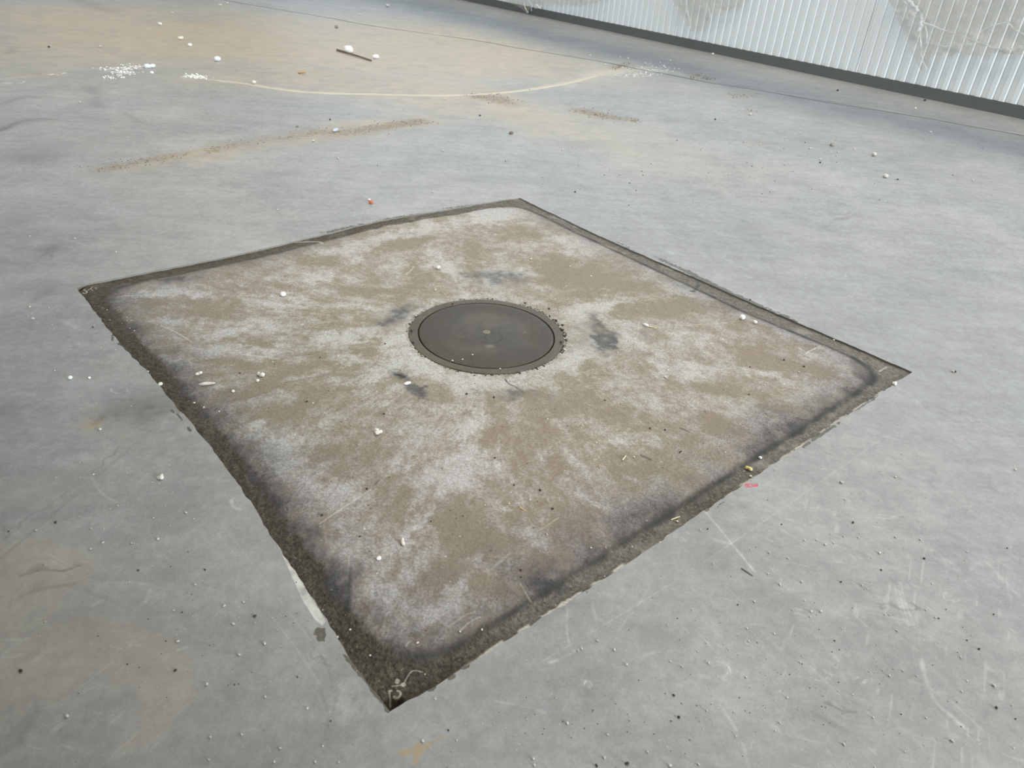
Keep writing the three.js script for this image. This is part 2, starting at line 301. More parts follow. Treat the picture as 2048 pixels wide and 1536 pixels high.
const BAND_LINES = [   // the edges of old tape around the patch
  [[[1080, 1325], [1230, 1238], [1400, 1130], [1590, 1000], [1760, 880]], 0.0016, 0.35],
  [[[430, 1030], [500, 1120], [590, 1240], [660, 1330]], 0.0014, 0.3],
  [[[1180, 395], [1400, 495], [1600, 590], [1800, 690]], 0.002, 0.25],
];
const SPILL = [   // dark slurry that ran over the cut onto the floor: [points, half width]
  [642, 1268, 14, 13, 0, 1], [636, 1262, 8, 6, 40, 1], [1412, 1018, 10, 5, 0, 0.9], [1800, 845, 10, 4, -30, 0], [1640, 871, 26, 4, -32, 0.9], [1670, 851, 22, 4, -32, 0.7], [1612, 890, 14, 4, -32, 0.8], [1720, 815, 20, 3, -32, 0.7], [1745, 799, 16, 3, -32, 0.6], [710, 1336, 44, 5, 51, 0.9], [754, 1390, 36, 5, 51, 0.9], [902, 1354, 14, 6, -30, 0.8], [932, 1333, 14, 6, -35, 0.8], [866, 1376, 14, 5, -30, 0.7], [960, 1312, 10, 5, -35, 0.5], [775, 1422, 10, 5, 30, 0.8],
  [1330, 523, 36, 4, 27, 0.6], [1390, 552, 50, 5, 27, 0.9], [1440, 577, 46, 5, 27, 0.8], [1500, 604, 50, 5, 25, 0.8], [1570, 634, 50, 5, 25, 0.6], [1250, 492, 40, 3, 25, 0.4],
  [1440, 1010, 20, 3, -35, 0.5], [1180, 1180, 14, 3, -33, 0.4], [690, 457, 60, 4, -11, 0.7], [800, 434, 60, 3, -9, 0.6], [920, 413, 60, 3, -9, 0.5], [510, 502, 30, 3, -10, 0.3], [360, 835, 12, 3, 52, 0.7], [378, 858, 6, 3, 52, 0.7], [345, 822, 6, 3, 52, 0.8], [225, 675, 4, 8, 0, 0.6], [238, 688, 5, 4, 0, 0.7],
];
const RED_MARK = [[[1490, 971], [1494, 967], [1498, 970], [1494, 973], [1500, 967], [1505, 968], [1503, 972], [1508, 972], [1512, 967], [1516, 971], [1507, 973], [1492, 974]]];

// ---------------------------------------------------------------------------
// floor textures, computed per zone in plan coordinates
// ---------------------------------------------------------------------------
const C255 = (v) => (v < 0 ? 0 : v > 255 ? 255 : v);
function floorTexture(zone, n, near) {
  const A = new Layer(zone, n), B = new Layer(zone, n), D = new Layer(zone, n);
  for (const [p, w, s] of SCRATCHES) if (s) A.line(0, p, w, s * 0.5, 1);
  for (const [x, y, rx, ry] of PALE_RINGS) { for (let k = 0; k < 9; k++) { const t = rnd() * 6.28, l = 0.4 + rnd(), q = 0.6 + rnd() * 0.5; A.line(0, [0, 0.5, 1].map((i) => [x + Math.cos(t + i * l) * rx * q, y + Math.sin(t + i * l) * ry * q]), 0.0011, 0.28); } }
  for (const [p, w, s] of BAND_LINES) A.line(0, p, w, s * 0.5);
  for (const [p, w, s] of DARK_MARKS) A.line(1, p, w, s, 2);
  for (const b of DARK_BLOBS) A.blob(1, ...b);
  for (const [p, w, s, f] of CREAM_LINES) A.line(2, p, w, s, f);
  for (const b of BROWN_GRIT) if (b[5]) { B.blob(0, b[0], b[1], b[2] * 1.1, b[3] * 1.7, b[4], b[5]); D.blob(0, b[0], b[1] + 4, b[2] * 1.2, b[3] * 1.6, b[4], b[5] * 0.4); }
  for (const b of DUST_AND_WARM_LIGHT) B.blob(1, ...b);
  for (const b of POWDER) B.blob(2, ...b);
  if (near) B.area(2, CHIP_EDGE, 0.95);
  for (const b of ORANGE) D.blob(0, ...b);
  for (const b of SAND_NEAR) if (b[5]) D.blob(0, ...b);
  for (const b of SPILL) if (b[5]) D.blob(1, b[0], b[1], b[2] * 1.25, b[3] * 1.5, b[4], b[5]);
  for (const p of RED_MARK) D.line(2, p, 0.0022, 0.9);
  const a = A.data(), b = B.data(), d = D.data(), out = new Uint8Array(n * n * 4);
  const w = (zone[1] - zone[0]) / n, h = (zone[3] - zone[2]) / n, fine = w < 0.0012;
  for (let j = 0, o = 0; j < n; j++) for (let i = 0; i < n; i++, o += 4) {
    const x = zone[0] + (i + 0.5) * w, y = zone[2] + (j + 0.5) * h;
    const n1 = fbm3(x * 1.4 + 3, y * 1.4) - 0.5, n2 = fbm3(x * 5.5, y * 5.5 + 9) - 0.5, n3 = fbm3(x * 24 + 2, y * 24) - 0.5, n4 = fbm2(x * 110, y * 110) - 0.5;
    const grain = fine ? (vn(x * 620, y * 620) - 0.5) * 0.6 + (vn(x * 1500, y * 1500) - 0.5) * 0.5 : (vn(x * 260, y * 260) - 0.5) * 0.8;
    const brush = fbm3((x * 0.8 - y * 0.6) * 14, (y * 0.8 + x * 0.6) * 60) - 0.5;
    let v = 150 + n1 * 14 + n2 * 17 + n3 * 16 + n4 * 16 + brush * 13 + grain * 15;
    // faint hair scratches of the trowel in a few directions
    let hair = 0;
    const q1 = vn((x * 0.94 + y * 0.34) * 34, (y * 0.94 - x * 0.34) * 240), q2 = vn((x * 0.57 - y * 0.82) * 40, (y * 0.57 + x * 0.82) * 260), q3 = vn((x * 0.2 + y * 0.98) * 36, (y * 0.2 - x * 0.98) * 220);
    const patchy = sstep(0.5, 0.75, fbm2(x * 4 + 50, y * 4));
    hair += sstep(0.86, 0.99, q1) + sstep(0.88, 0.99, q2) * 0.8 + sstep(0.9, 1, q3) * 0.8;
    v += hair * 14 * (0.25 + patchy) * (fine ? 1 : 0.6) + patchy * 4;
    let r = v + n2 * 3 + 0.5, g = v, bl = v - 2 - n2 * 3;
    // small light and dark specks
    const ci = Math.floor(x * 240), cj = Math.floor(y * 240), hs = hash(ci * 7 + 13, cj * 3 + 5);
    if (hs > 0.985) {
      const px = x * 240 - ci - 0.2 - 0.6 * hash(ci + 91, cj), py = y * 240 - cj - 0.2 - 0.6 * hash(ci, cj + 77), e = 1 - sstep(0.08, 0.2, Math.hypot(px, py));
      const s = hs > 0.993 ? -34 : 34; r += s * e; g += s * e; bl += s * e;
    }
    const ow = (clamp(Math.round(j + (vn(x * 9 + 70, y * 9) - 0.5) * 0.09 / h + n3 * 0.05 / h), 0, n - 1) * n + clamp(Math.round(i + (vn(x * 9, y * 9 + 70) - 0.5) * 0.09 / w + n4 * 0.02 / w), 0, n - 1)) * 4;
    // dust, and the warm light painted at the near left
    const gr = b[ow + 1] / 255;
    if (gr > 0.004) { const t = clamp(gr * (near ? 1.0 + n2 * 0.6 + n3 : 1.45 + n2 * 1.1 + n3 * 0.9 + brush * 0.8)); r = lerp(r, 172 + n3 * 18, t * 0.9); g = lerp(g, 159 + n3 * 18, t * 0.9); bl = lerp(bl, 138 + n3 * 14, t * 0.9); }
    const or = d[o] / 255;
    if (or > 0.004) { const t = sstep(0.1, 0.85, or + n3 * 0.5 + n4 * 0.9 + grain * 0.45); r = lerp(r, 170, t * (near ? 0.75 : 0.5)); g = lerp(g, 149, t * (near ? 0.75 : 0.5)); bl = lerp(bl, near ? 112 : 120, t * (near ? 0.75 : 0.5)); }
    const cr = a[o + 2] / 255;
    if (cr > 0.004) { const t = sstep(0.1, 0.75, cr + n4 * 0.35 + n3 * 0.3); r = lerp(r, 186, t * 0.75); g = lerp(g, 179, t * 0.75); bl = lerp(bl, 162, t * 0.75); }
    const br = b[o] / 255;
    if (br > 0.004) { const t = sstep(0.42, 0.62, br * 0.75 + (vn(x * 120, y * 120) - 0.5) * 0.55 + n3 * 0.4); const u = br * 0.3; r = lerp(r, 122, Math.max(t * 0.6, u)); g = lerp(g, 104, Math.max(t * 0.6, u)); bl = lerp(bl, 78, Math.max(t * 0.6, u)); }
    const po = b[o + 2] / 255;
    if (po > 0.004) { const t = po > 0.9 ? clamp(0.75 + n4 * 1.2 + n3 * 0.8 + grain * 0.4) : sstep(0.4, 0.7, po * 0.9 + (vn(x * 95 + 5, y * 95) - 0.5) * 0.9); r = lerp(r, 216 + n4 * 40, t * 0.85); g = lerp(g, 213 + n4 * 40, t * 0.85); bl = lerp(bl, 206 + n4 * 40, t * 0.85); }
    // dark marks and pale scratches
    const dk = (a[ow + 1] * 0.6 + a[o + 1] * 0.4) / 255;
    if (dk > 0.004) { const t = clamp(dk * (0.8 + n3 * 1.4 + n4 * 0.6)); r = lerp(r, 84, t); g = lerp(g, 82, t); bl = lerp(bl, 78, t); }
    const sc = a[o] / 255;
    if (sc > 0.004) { const t = clamp(sc * (0.85 + n4 * 1.6 + grain * 0.5)); r = lerp(r, 214, t * 0.8); g = lerp(g, 214, t * 0.8); bl = lerp(bl, 210, t * 0.8); }
    const sp = d[o + 1] / 255;
    if (sp > 0.02) { const t = sstep(0.3, 0.5, sp + (vn(x * 300, y * 300) - 0.5) * 0.5 + n4 * 0.4); r = lerp(r, 84 + grain * 40, t * 0.85); g = lerp(g, 80 + grain * 40, t * 0.85); bl = lerp(bl, 68 + grain * 36, t * 0.85); }
    const rd = d[o + 2] / 255;
    if (rd > 0.02) { const t = clamp(rd * (0.7 + n4 * 2)); r = lerp(r, 205, t); g = lerp(g, 70, t); bl = lerp(bl, 92, t); }
    out[o] = C255(r); out[o + 1] = C255(g); out[o + 2] = C255(bl); out[o + 3] = 255;
  }
  return texture(out, n);
}
// fine relief of trowelled concrete, one metre, repeated
function reliefTexture(n) {
  const out = new Uint8Array(n * n * 4);
  for (let j = 0, o = 0; j < n; j++) for (let i = 0; i < n; i++, o += 4) {
    const u = i / n, v = j / n;
    let s = 0;
    for (const [f, k] of [[16, 0.3], [64, 0.25], [256, 0.45]]) s += vn(u * f, v * f) * k;
    out[o] = out[o + 1] = out[o + 2] = C255(s * 255); out[o + 3] = 255;
  }
  return texture(out, n, false, true);
}

// ---------------------------------------------------------------------------
// floor: two slabs either side of the saw-cut joint, a hole where the patch is
// ---------------------------------------------------------------------------
const relief = reliefTexture(512);
function floorMaterial(map) {
  return new THREE.MeshStandardMaterial({ map, roughness: 0.52, bumpMap: relief, bumpScale: 0.0004 });
}
function flatShape(points, zone) {   // top face from plan points; uv over the zone, second uv in metres
  const g = new THREE.ShapeGeometry(new THREE.Shape(points.map((p) => new THREE.Vector2(...p))));
  const p = g.attributes.position, uv = new Float32Array(p.count * 2), uv1 = new Float32Array(p.count * 2);
  for (let i = 0; i < p.count; i++) {
    const x = p.getX(i), y = p.getY(i);
    uv[2 * i] = (x - zone[0]) / (zone[1] - zone[0]); uv[2 * i + 1] = (y - zone[2]) / (zone[3] - zone[2]); uv1[2 * i] = x; uv1[2 * i + 1] = y;
    p.setXYZ(i, x, 0, -y); g.attributes.normal.setXYZ(i, 0, 1, 0);
  }
  g.setAttribute('uv', new THREE.BufferAttribute(uv, 2)); g.setAttribute('uv1', new THREE.BufferAttribute(uv1, 2));
  return g;
}
relief.channel = 1;
const HALF_JOINT = 0.008;
const areaOf = (p) => Math.abs(p.reduce((s, [x, y], i) => { const [u, v] = p[(i + 1) % p.length]; return s + x * v - u * y; }, 0)) / 2;
function splitByJoint(z) {
  const left = [[z[0], z[2]]], right = [], N = 90;
  for (let i = 0; i <= N; i++) { const y = lerp(z[2], z[3], i / N), x = jointX(y); left.push([clamp(x - HALF_JOINT, z[0], z[1]), y]); right.push([clamp(x + HALF_JOINT, z[0], z[1]), y]); }
  left.push([z[0], z[3]]); right.push([z[1], z[3]], [z[1], z[2]]);
  return [left, right.reverse()];
}
const slabA = [], slabB = [];   // [geometry, material]
// the four quarters around the patch
{
  const cut = (pts, t, k) => { const i = pts.findIndex((p, n) => n && (pts[n - 1][k] - t) * (p[k] - t) <= 0); const a = pts[i - 1], b = pts[i], f = (t - a[k]) / (b[k] - a[k]); return { i, p: [lerp(a[0], b[0], f), lerp(a[1], b[1], f)] }; };
  const sb = [...SIDE_B, cornerRB], sr = [...SIDE_R, cornerRT], st = [...SIDE_T, cornerLT], sl = [...SIDE_L, cornerLB];
  const cb = cut(sb, 0, 0), cr = cut(sr, 0, 1), ct = cut(st, 0, 0), cl = cut(sl, 0, 1);
  const quarters = [
    [[-1, 0, -1, 0], [...sl.slice(cl.i), ...sb.slice(1, cb.i), cb.p, [0, -1], [-1, -1], [-1, 0], cl.p], 2048],
    [[0, 1, -1, 0], [...sb.slice(cb.i), ...sr.slice(1, cr.i), cr.p, [1, 0], [1, -1], [0, -1], cb.p], 2048],
    [[0, 1, 0, 1], [...sr.slice(cr.i), ...st.slice(1, ct.i), ct.p, [0, 1], [1, 1], [1, 0], cr.p], 1536],
    [[-1, 0, 0, 1], [...st.slice(ct.i), ...sl.slice(1, cl.i), cl.p, [-1, 0], [-1, 1], [0, 1], ct.p], 2048],
  ];
  for (const [zone, pts, n] of quarters) slabA.push([flatShape(pts, zone), floorMaterial(floorTexture(zone, n, true))]);
}
for (const [zone, n] of [[[-1, 1, 1, 3], 1536], [[-1, 1, 3, 6], 1024], [[1, 3.8, -1, 1.6], 2048], [[1, 3.8, 1.6, 4.0], 1536], [[1, 3.8, 4.0, 6], 1024]]) {
  const m = floorMaterial(floorTexture(zone, n, false)), [l, r] = splitByJoint(zone);
  if (areaOf(l) > 1e-5) slabA.push([flatShape(l, zone), m]);
  if (areaOf(r) > 1e-5) slabB.push([flatShape(r, zone), m]);
}
{
  const t = floorTexture([-7, -4, -7, -4], 512, false);
  t.wrapS = t.wrapT = THREE.MirroredRepeatWrapping;
  const m = floorMaterial(t);
  for (const z of [[-9, -1, -9, 13], [-1, 5.2, -9, -1], [-1, 5.2, 6, 13]]) {
    const [l, r] = splitByJoint(z), unit = [z[0], z[0] + 3, z[2], z[2] + 3];
    if (areaOf(l) > 1e-5) slabA.push([flatShape(l, unit), m]);
    if (areaOf(r) > 1e-5) slabB.push([flatShape(r, unit), m]);
  }
}
const floor = new THREE.Group(); floor.name = 'floor'; floor.userData.kind = 'structure'; scene.add(floor);
tag(floor, 'smooth grey trowelled concrete floor of an industrial hall, dusty at the far side', undefined);
// upright faces of the cuts
function upright(points, closed, depth, outward) {
  const n = points.length, m = closed ? n : n - 1, pos = [], uv = [], idx = [];
  for (let i = 0; i < n; i++) { const [x, y] = points[i]; pos.push(x, 0, -y, x, -depth, -y); uv.push(x, y, x, y - depth); }
  for (let i = 0; i < m; i++) { const a = 2 * i, b = 2 * ((i + 1) % n); idx.push(a, b, a + 1, b, b + 1, a + 1); }
  const g = new THREE.BufferGeometry();
  g.setAttribute('position', new THREE.Float32BufferAttribute(pos, 3)); g.setAttribute('uv', new THREE.Float32BufferAttribute(uv, 2)); g.setAttribute('uv1', new THREE.Float32BufferAttribute(uv, 2));
  g.setIndex(idx); g.computeVertexNormals();
  return g.toNonIndexed();
}
const cutMaterial = new THREE.MeshStandardMaterial({ color: 0x8b877d, roughness: 0.9 });
const jointPts = (o) => Array.from({ length: 700 }, (_, i) => { const y = lerp(-8.9, 12.9, i / 699); return [jointX(y) + o, y]; });
slabA.push([upright(OUTLINE, true, 0.02), cutMaterial], [upright(jointPts(-HALF_JOINT), false, 0.012), cutMaterial]);
slabB.push([upright(jointPts(HALF_JOINT), false, 0.012), cutMaterial]);
for (const list of [slabA, slabB]) {
  const gs = list.map(([g]) => { const q = g.index ? g.toNonIndexed() : g; for (const k of Object.keys(q.attributes)) if (!['position', 'normal', 'uv', 'uv1'].includes(k)) q.deleteAttribute(k); return q; });
  mesh('slab', mergeGeometries(gs, true), list.map(([, m]) => m), floor);
}
{
  const pos = [], idx = [], a = jointPts(0);
  a.forEach(([x, y], i) => { pos.push(x - 0.01, -0.01, -y, x + 0.01, -0.01, -y); if (i) { const k = 2 * i; idx.push(k - 2, k - 1, k, k - 1, k + 1, k); } });
  const g = new THREE.BufferGeometry(); g.setAttribute('position', new THREE.Float32BufferAttribute(pos, 3)); g.setIndex(idx); g.computeVertexNormals();
  mesh('joint_filler', g, new THREE.MeshStandardMaterial({ color: 0x2f2b25, roughness: 0.95 }), floor);
  const base = new THREE.BoxGeometry(15, 0.1, 23); base.translate(-1.9, -0.08, -2);
  mesh('base_slab', base, new THREE.MeshStandardMaterial({ color: 0x6b675f, roughness: 0.95 }), floor);
}

// ---------------------------------------------------------------------------
// concrete patch
// ---------------------------------------------------------------------------
const WHITE = [[988, 427, 80, 16, -8, 0.9], [1022, 438, 66, 20, 5, 0.7], [754, 478, 120, 14, -12, 0.5], [851, 454, 90, 12, -10, 0.55], [898, 536, 50, 20, 30, 0.65], [871, 509, 70, 13, 35, 0.5], [988, 552, 34, 26, 60, 0.55], [773, 528, 66, 20, 30, 0.5], [629, 560, 34, 17, 0, 0.6], [690, 500, 80, 14, -12, 0.5], [1164, 489, 70, 24, 15, 0.6], [1215, 493, 34, 11, 30, 0.65], [1047, 544, 46, 15, 0, 0.45], [1100, 470, 60, 14, 20, 0.35], [1184, 622, 70, 16, -25, 0.55],
  [1302, 542, 48, 13, 25, 0.75], [1382, 581, 90, 13, 14, 0.85], [1237, 603, 96, 12, -10, 0.7], [1255, 661, 66, 25, 0, 0.75], [1483, 632, 24, 10, 0, 0.7], [1545, 646, 96, 13, 24, 0.75], [1595, 672, 86, 11, 24, 0.6], [1664, 715, 66, 20, 26, 0.85], [1707, 758, 40, 15, 60, 0.6], [1656, 773, 66, 18, -20, 0.5], [1497, 830, 90, 28, 10, 0.5], [1533, 852, 76, 18, -24, 0.5], [1414, 809, 56, 24, 0, 0.4], [1371, 737, 100, 18, 8, 0.45], [1255, 769, 44, 14, 0, 0.45], [1302, 693, 60, 14, 0, 0.55], [1136, 722, 76, 18, -22, 0.7], [1170, 680, 60, 34, 0, 0.35], [1560, 760, 110, 12, 12, 0.45], [1400, 690, 80, 10, 5, 0.4],
  [571, 931, 80, 42, 42, 0.75], [509, 856, 56, 13, -30, 0.85], [448, 829, 56, 11, -20, 0.6], [639, 979, 90, 36, 10, 0.65], [930, 935, 120, 42, -18, 0.75], [930, 860, 50, 26, 0, 0.55], [861, 1037, 12, 36, 0, 0.85], [834, 1061, 34, 10, -42, 0.75], [680, 1095, 40, 28, 0, 0.6], [764, 1204, 66, 56, 0, 0.75], [732, 1180, 44, 40, 0, 0.65], [881, 1222, 86, 26, -25, 0.9], [943, 1172, 34, 22, 0, 0.85], [805, 1069, 64, 22, 0, 0.4], [690, 1060, 60, 20, -25, 0.4], [1069, 1078, 26, 30, 0, 0.5], [931, 1304, 66, 7, -15, 0.7], [1120, 906, 56, 24, 0, 0.45], [1251, 882, 76, 22, 0, 0.35], [1193, 1005, 60, 7, 38, 0.7], [1266, 1014, 30, 40, 0, 0.45], [1010, 1020, 40, 9, 40, 0.5], [740, 1120, 40, 30, 0, 0.5], [800, 1160, 40, 40, 0, 0.4], [600, 880, 60, 10, -20, 0.5], [640, 845, 40, 8, -35, 0.5],
  [287, 593, 96, 8, -6, 0.65], [478, 660, 100, 15, -8, 0.75], [584, 609, 110, 9, 3, 0.55], [362, 722, 66, 11, 12, 0.85], [379, 650, 110, 15, 5, 0.5], [673, 681, 66, 13, -8, 0.85], [482, 698, 120, 7, 0, 0.6], [646, 561, 28, 11, 0, 0.6], [721, 667, 66, 11, -15, 0.75], [704, 725, 40, 11, -35, 0.65], [741, 756, 66, 10, -20, 0.6], [499, 848, 54, 12, -25, 0.8], [328, 640, 56, 13, 5, 0.5], [430, 770, 50, 8, -8, 0.4], [740, 622, 70, 10, 12, 0.5], [560, 640, 90, 8, 0, 0.4], [400, 590, 90, 8, 4, 0.35], [780, 690, 40, 24, -20, 0.5], [800, 720, 46, 16, -20, 0.5], [870, 745, 60, 14, 25, 0.6], [960, 770, 70, 24, 0, 0.7], [1050, 770, 70, 20, -10, 0.55], [930, 800, 50, 24, 20, 0.5]];
const TAN = [[1190, 556, 130, 28, 12, 0.8], [1335, 614, 140, 23, 2, 0.9], [1533, 715, 120, 26, 12, 0.8], [1436, 852, 76, 26, 20, 0.8], [1461, 780, 130, 18, 5, 0.6], [1555, 816, 56, 13, 0, 0.6], [1722, 744, 26, 22, 0, 0.8], [1136, 809, 90, 36, 0, 0.5], [820, 485, 76, 13, -8, 0.7], [957, 497, 42, 28, 0, 0.7], [1047, 458, 66, 26, 10, 0.8], [644, 524, 56, 16, 10, 0.8], [742, 579, 66, 13, 6, 0.8], [1125, 544, 120, 30, 15, 0.6], [970, 530, 40, 20, 0, 0.5], [708, 904, 120, 42, 0, 0.7], [591, 819, 90, 22, -12, 0.6], [503, 781, 110, 18, -8, 0.7], [896, 1031, 90, 54, 20, 0.85], [950, 1082, 90, 50, 0, 0.8], [998, 884, 46, 46, 40, 0.75], [1040, 940, 40, 60, -20, 0.5], [1084, 887, 66, 56, 0, 0.5], [864, 1163, 76, 36, -20, 0.85], [908, 1110, 66, 40, 0, 0.7], [976, 1172, 50, 36, 0, 0.8], [846, 1257, 26, 18, 0, 0.95], [911, 1271, 44, 15, -12, 0.9], [952, 1257, 46, 15, -8, 0.8], [1150, 1030, 90, 50, 30, 0.5], [1100, 1130, 60, 40, 0, 0.55], [780, 980, 80, 34, 0, 0.4], [328, 605, 96, 10, 0, 0.6], [413, 619, 66, 13, 0, 0.6], [448, 681, 110, 6, 0, 0.6], [482, 725, 130, 12, 0, 0.7], [584, 742, 110, 18, -6, 0.6], [331, 698, 32, 11, 0, 0.8], [618, 793, 130, 18, -15, 0.7], [738, 705, 66, 12, -5, 0.7], [721, 585, 66, 10, 5, 0.7], [560, 570, 110, 9, 0, 0.45], [640, 650, 70, 8, 0, 0.4], [1300, 940, 120, 34, 10, 0.55], [1220, 830, 90, 24, 10, 0.4], [1620, 740, 70, 18, 10, 0.5], [860, 640, 1, 1, 0, 0], [870, 780, 60, 20, 0, 0.4], [1350, 870, 60, 20, 0, 0.4]];
const DARK = [[1165, 668, 86, 40, 0, 0.3], [985, 560, 76, 24, 0, 0.3], [1040, 792, 110, 16, -3, 0.3], [780, 640, 60, 30, 0, 0.3], [833, 781, 32, 15, 22, 1.0], [806, 619, 46, 14, -15, 0.75], [789, 640, 40, 11, -10, 0.5], [833, 781, 25, 10, 22, 1.0], [826, 775, 12, 7, 30, 0.8], [1208, 680, 24, 26, 40, 0.85], [1190, 650, 16, 30, -20, 0.6], [1215, 690, 30, 10, 30, 0.6], [1290, 665, 20, 16, -40, 0.5], [362, 554, 70, 12, -8, 0.55], [340, 560, 40, 8, -8, 0.5], [208, 595, 24, 26, 0, 0.5], [646, 1112, 66, 30, 60, 0.55], [620, 1060, 40, 24, 60, 0.5], [690, 1140, 20, 40, 0, 0.4], [957, 548, 56, 11, 0, 0.45], [1027, 556, 56, 14, 5, 0.45], [776, 1298, 110, 12, 14, 0.8], [870, 1303, 60, 8, 0, 0.6], [699, 1160, 5, 24, 4, 0.5], [1040, 792, 60, 8, -4, 0.45], [960, 788, 40, 8, 0, 0.3], [1240, 760, 40, 14, 0, 0.25], [480, 905, 30, 40, -35, 0.3], [350, 630, 60, 9, 8, 0.25], [1450, 600, 1, 1, 0, 0]];
const CHALK = [
  [[[172, 572], [167, 573], [166, 577], [171, 578], [174, 581], [169, 584], [165, 582]], 0.0024, 0.9], [[[175, 577], [183, 571]], 0.0022, 0.8], [[[180, 573], [185, 579]], 0.0018, 0.6], [[[190, 572], [192, 574]], 0.003, 0.7],
  [[[780, 1396], [779, 1380], [778, 1376], [783, 1377]], 0.0019, 0.95], [[[787, 1388], [792, 1391], [799, 1389], [802, 1383], [799, 1378], [795, 1377]], 0.0019, 0.95], [[[784, 1368], [800, 1366], [806, 1365], [812, 1354], [821, 1338], [832, 1336], [845, 1340]], 0.0012, 0.75], [[[795, 1356], [794, 1359]], 0.004, 0.9], [[[806, 1364], [807, 1365]], 0.004, 0.9],
  [[[640, 1046], [690, 1012], [735, 983], [750, 972]], 0.0018, 0.8], [[[750, 972], [775, 950]], 0.0014, 0.5], [[[875, 882], [900, 868], [918, 852]], 0.0014, 0.55], [[[695, 1190], [696, 1150], [698, 1110]], 0.0022, 0.45],
  [[[322, 650], [350, 662], [382, 682]], 0.003, 0.55], [[[480, 708], [520, 712], [558, 718]], 0.0022, 0.7], [[[235, 592], [300, 588], [350, 590]], 0.003, 0.45],
  [[[812, 548], [822, 540], [828, 532]], 0.003, 0.6], [[[830, 548], [870, 540], [882, 535]], 0.002, 0.5], [[[1640, 692], [1622, 700], [1612, 706]], 0.0026, 0.8], [[[1648, 690], [1658, 697]], 0.0022, 0.5], [[[1300, 652], [1312, 655]], 0.0028, 0.9],
  [[[1145, 745], [1165, 745], [1185, 738]], 0.002, 0.5], [[[1350, 650], [1420, 648], [1470, 642]], 0.0026, 0.4], [[[1335, 772], [1380, 765]], 0.002, 0.3], [[[1080, 1060], [1110, 1038], [1118, 1034]], 0.0016, 0.5], [[[980, 1140], [1020, 1105]], 0.003, 0.3], [[[1040, 1165], [1062, 1200]], 0.002, 0.4], [[[920, 1260], [940, 1240], [960, 1232]], 0.002, 0.5], [[[900, 1250], [925, 1230], [950, 1222]], 0.002, 0.4], [[[812, 1290], [815, 1283], [822, 1280]], 0.002, 0.5],
  [[[1760, 740], [1775, 730]], 0.004, 0.55], [[[630, 470], [655, 482], [700, 452]], 0.003, 0], [[[590, 482], [635, 479], [645, 486]], 0.006, 0.6],
];
const BLACK_STROKES = [[[[795, 748], [806, 753], [816, 760]], 0.006, 0.7], [[[790, 745], [800, 750]], 0.01, 0.4], [[[1398, 568], [1390, 582], [1384, 582]], 0.004, 0.7], [[[1010, 757], [1016, 768], [1030, 772], [1036, 778]], 0.0016, 0.6], [[[700, 1135], [696, 1180], [694, 1215]], 0.003, 0.7], [[[744, 978], [758, 960]], 0.0016, 0.4], [[[1120, 1180], [1132, 1172]], 0.004, 0.6], [[[1095, 1160], [1110, 1170]], 0.004, 0.5], [[[1075, 1165], [1090, 1160]], 0.003, 0.5], [[[1282, 910], [1300, 918]], 0.0022, 0.5], [[[1362, 856], [1376, 862]], 0.002, 0.5]];
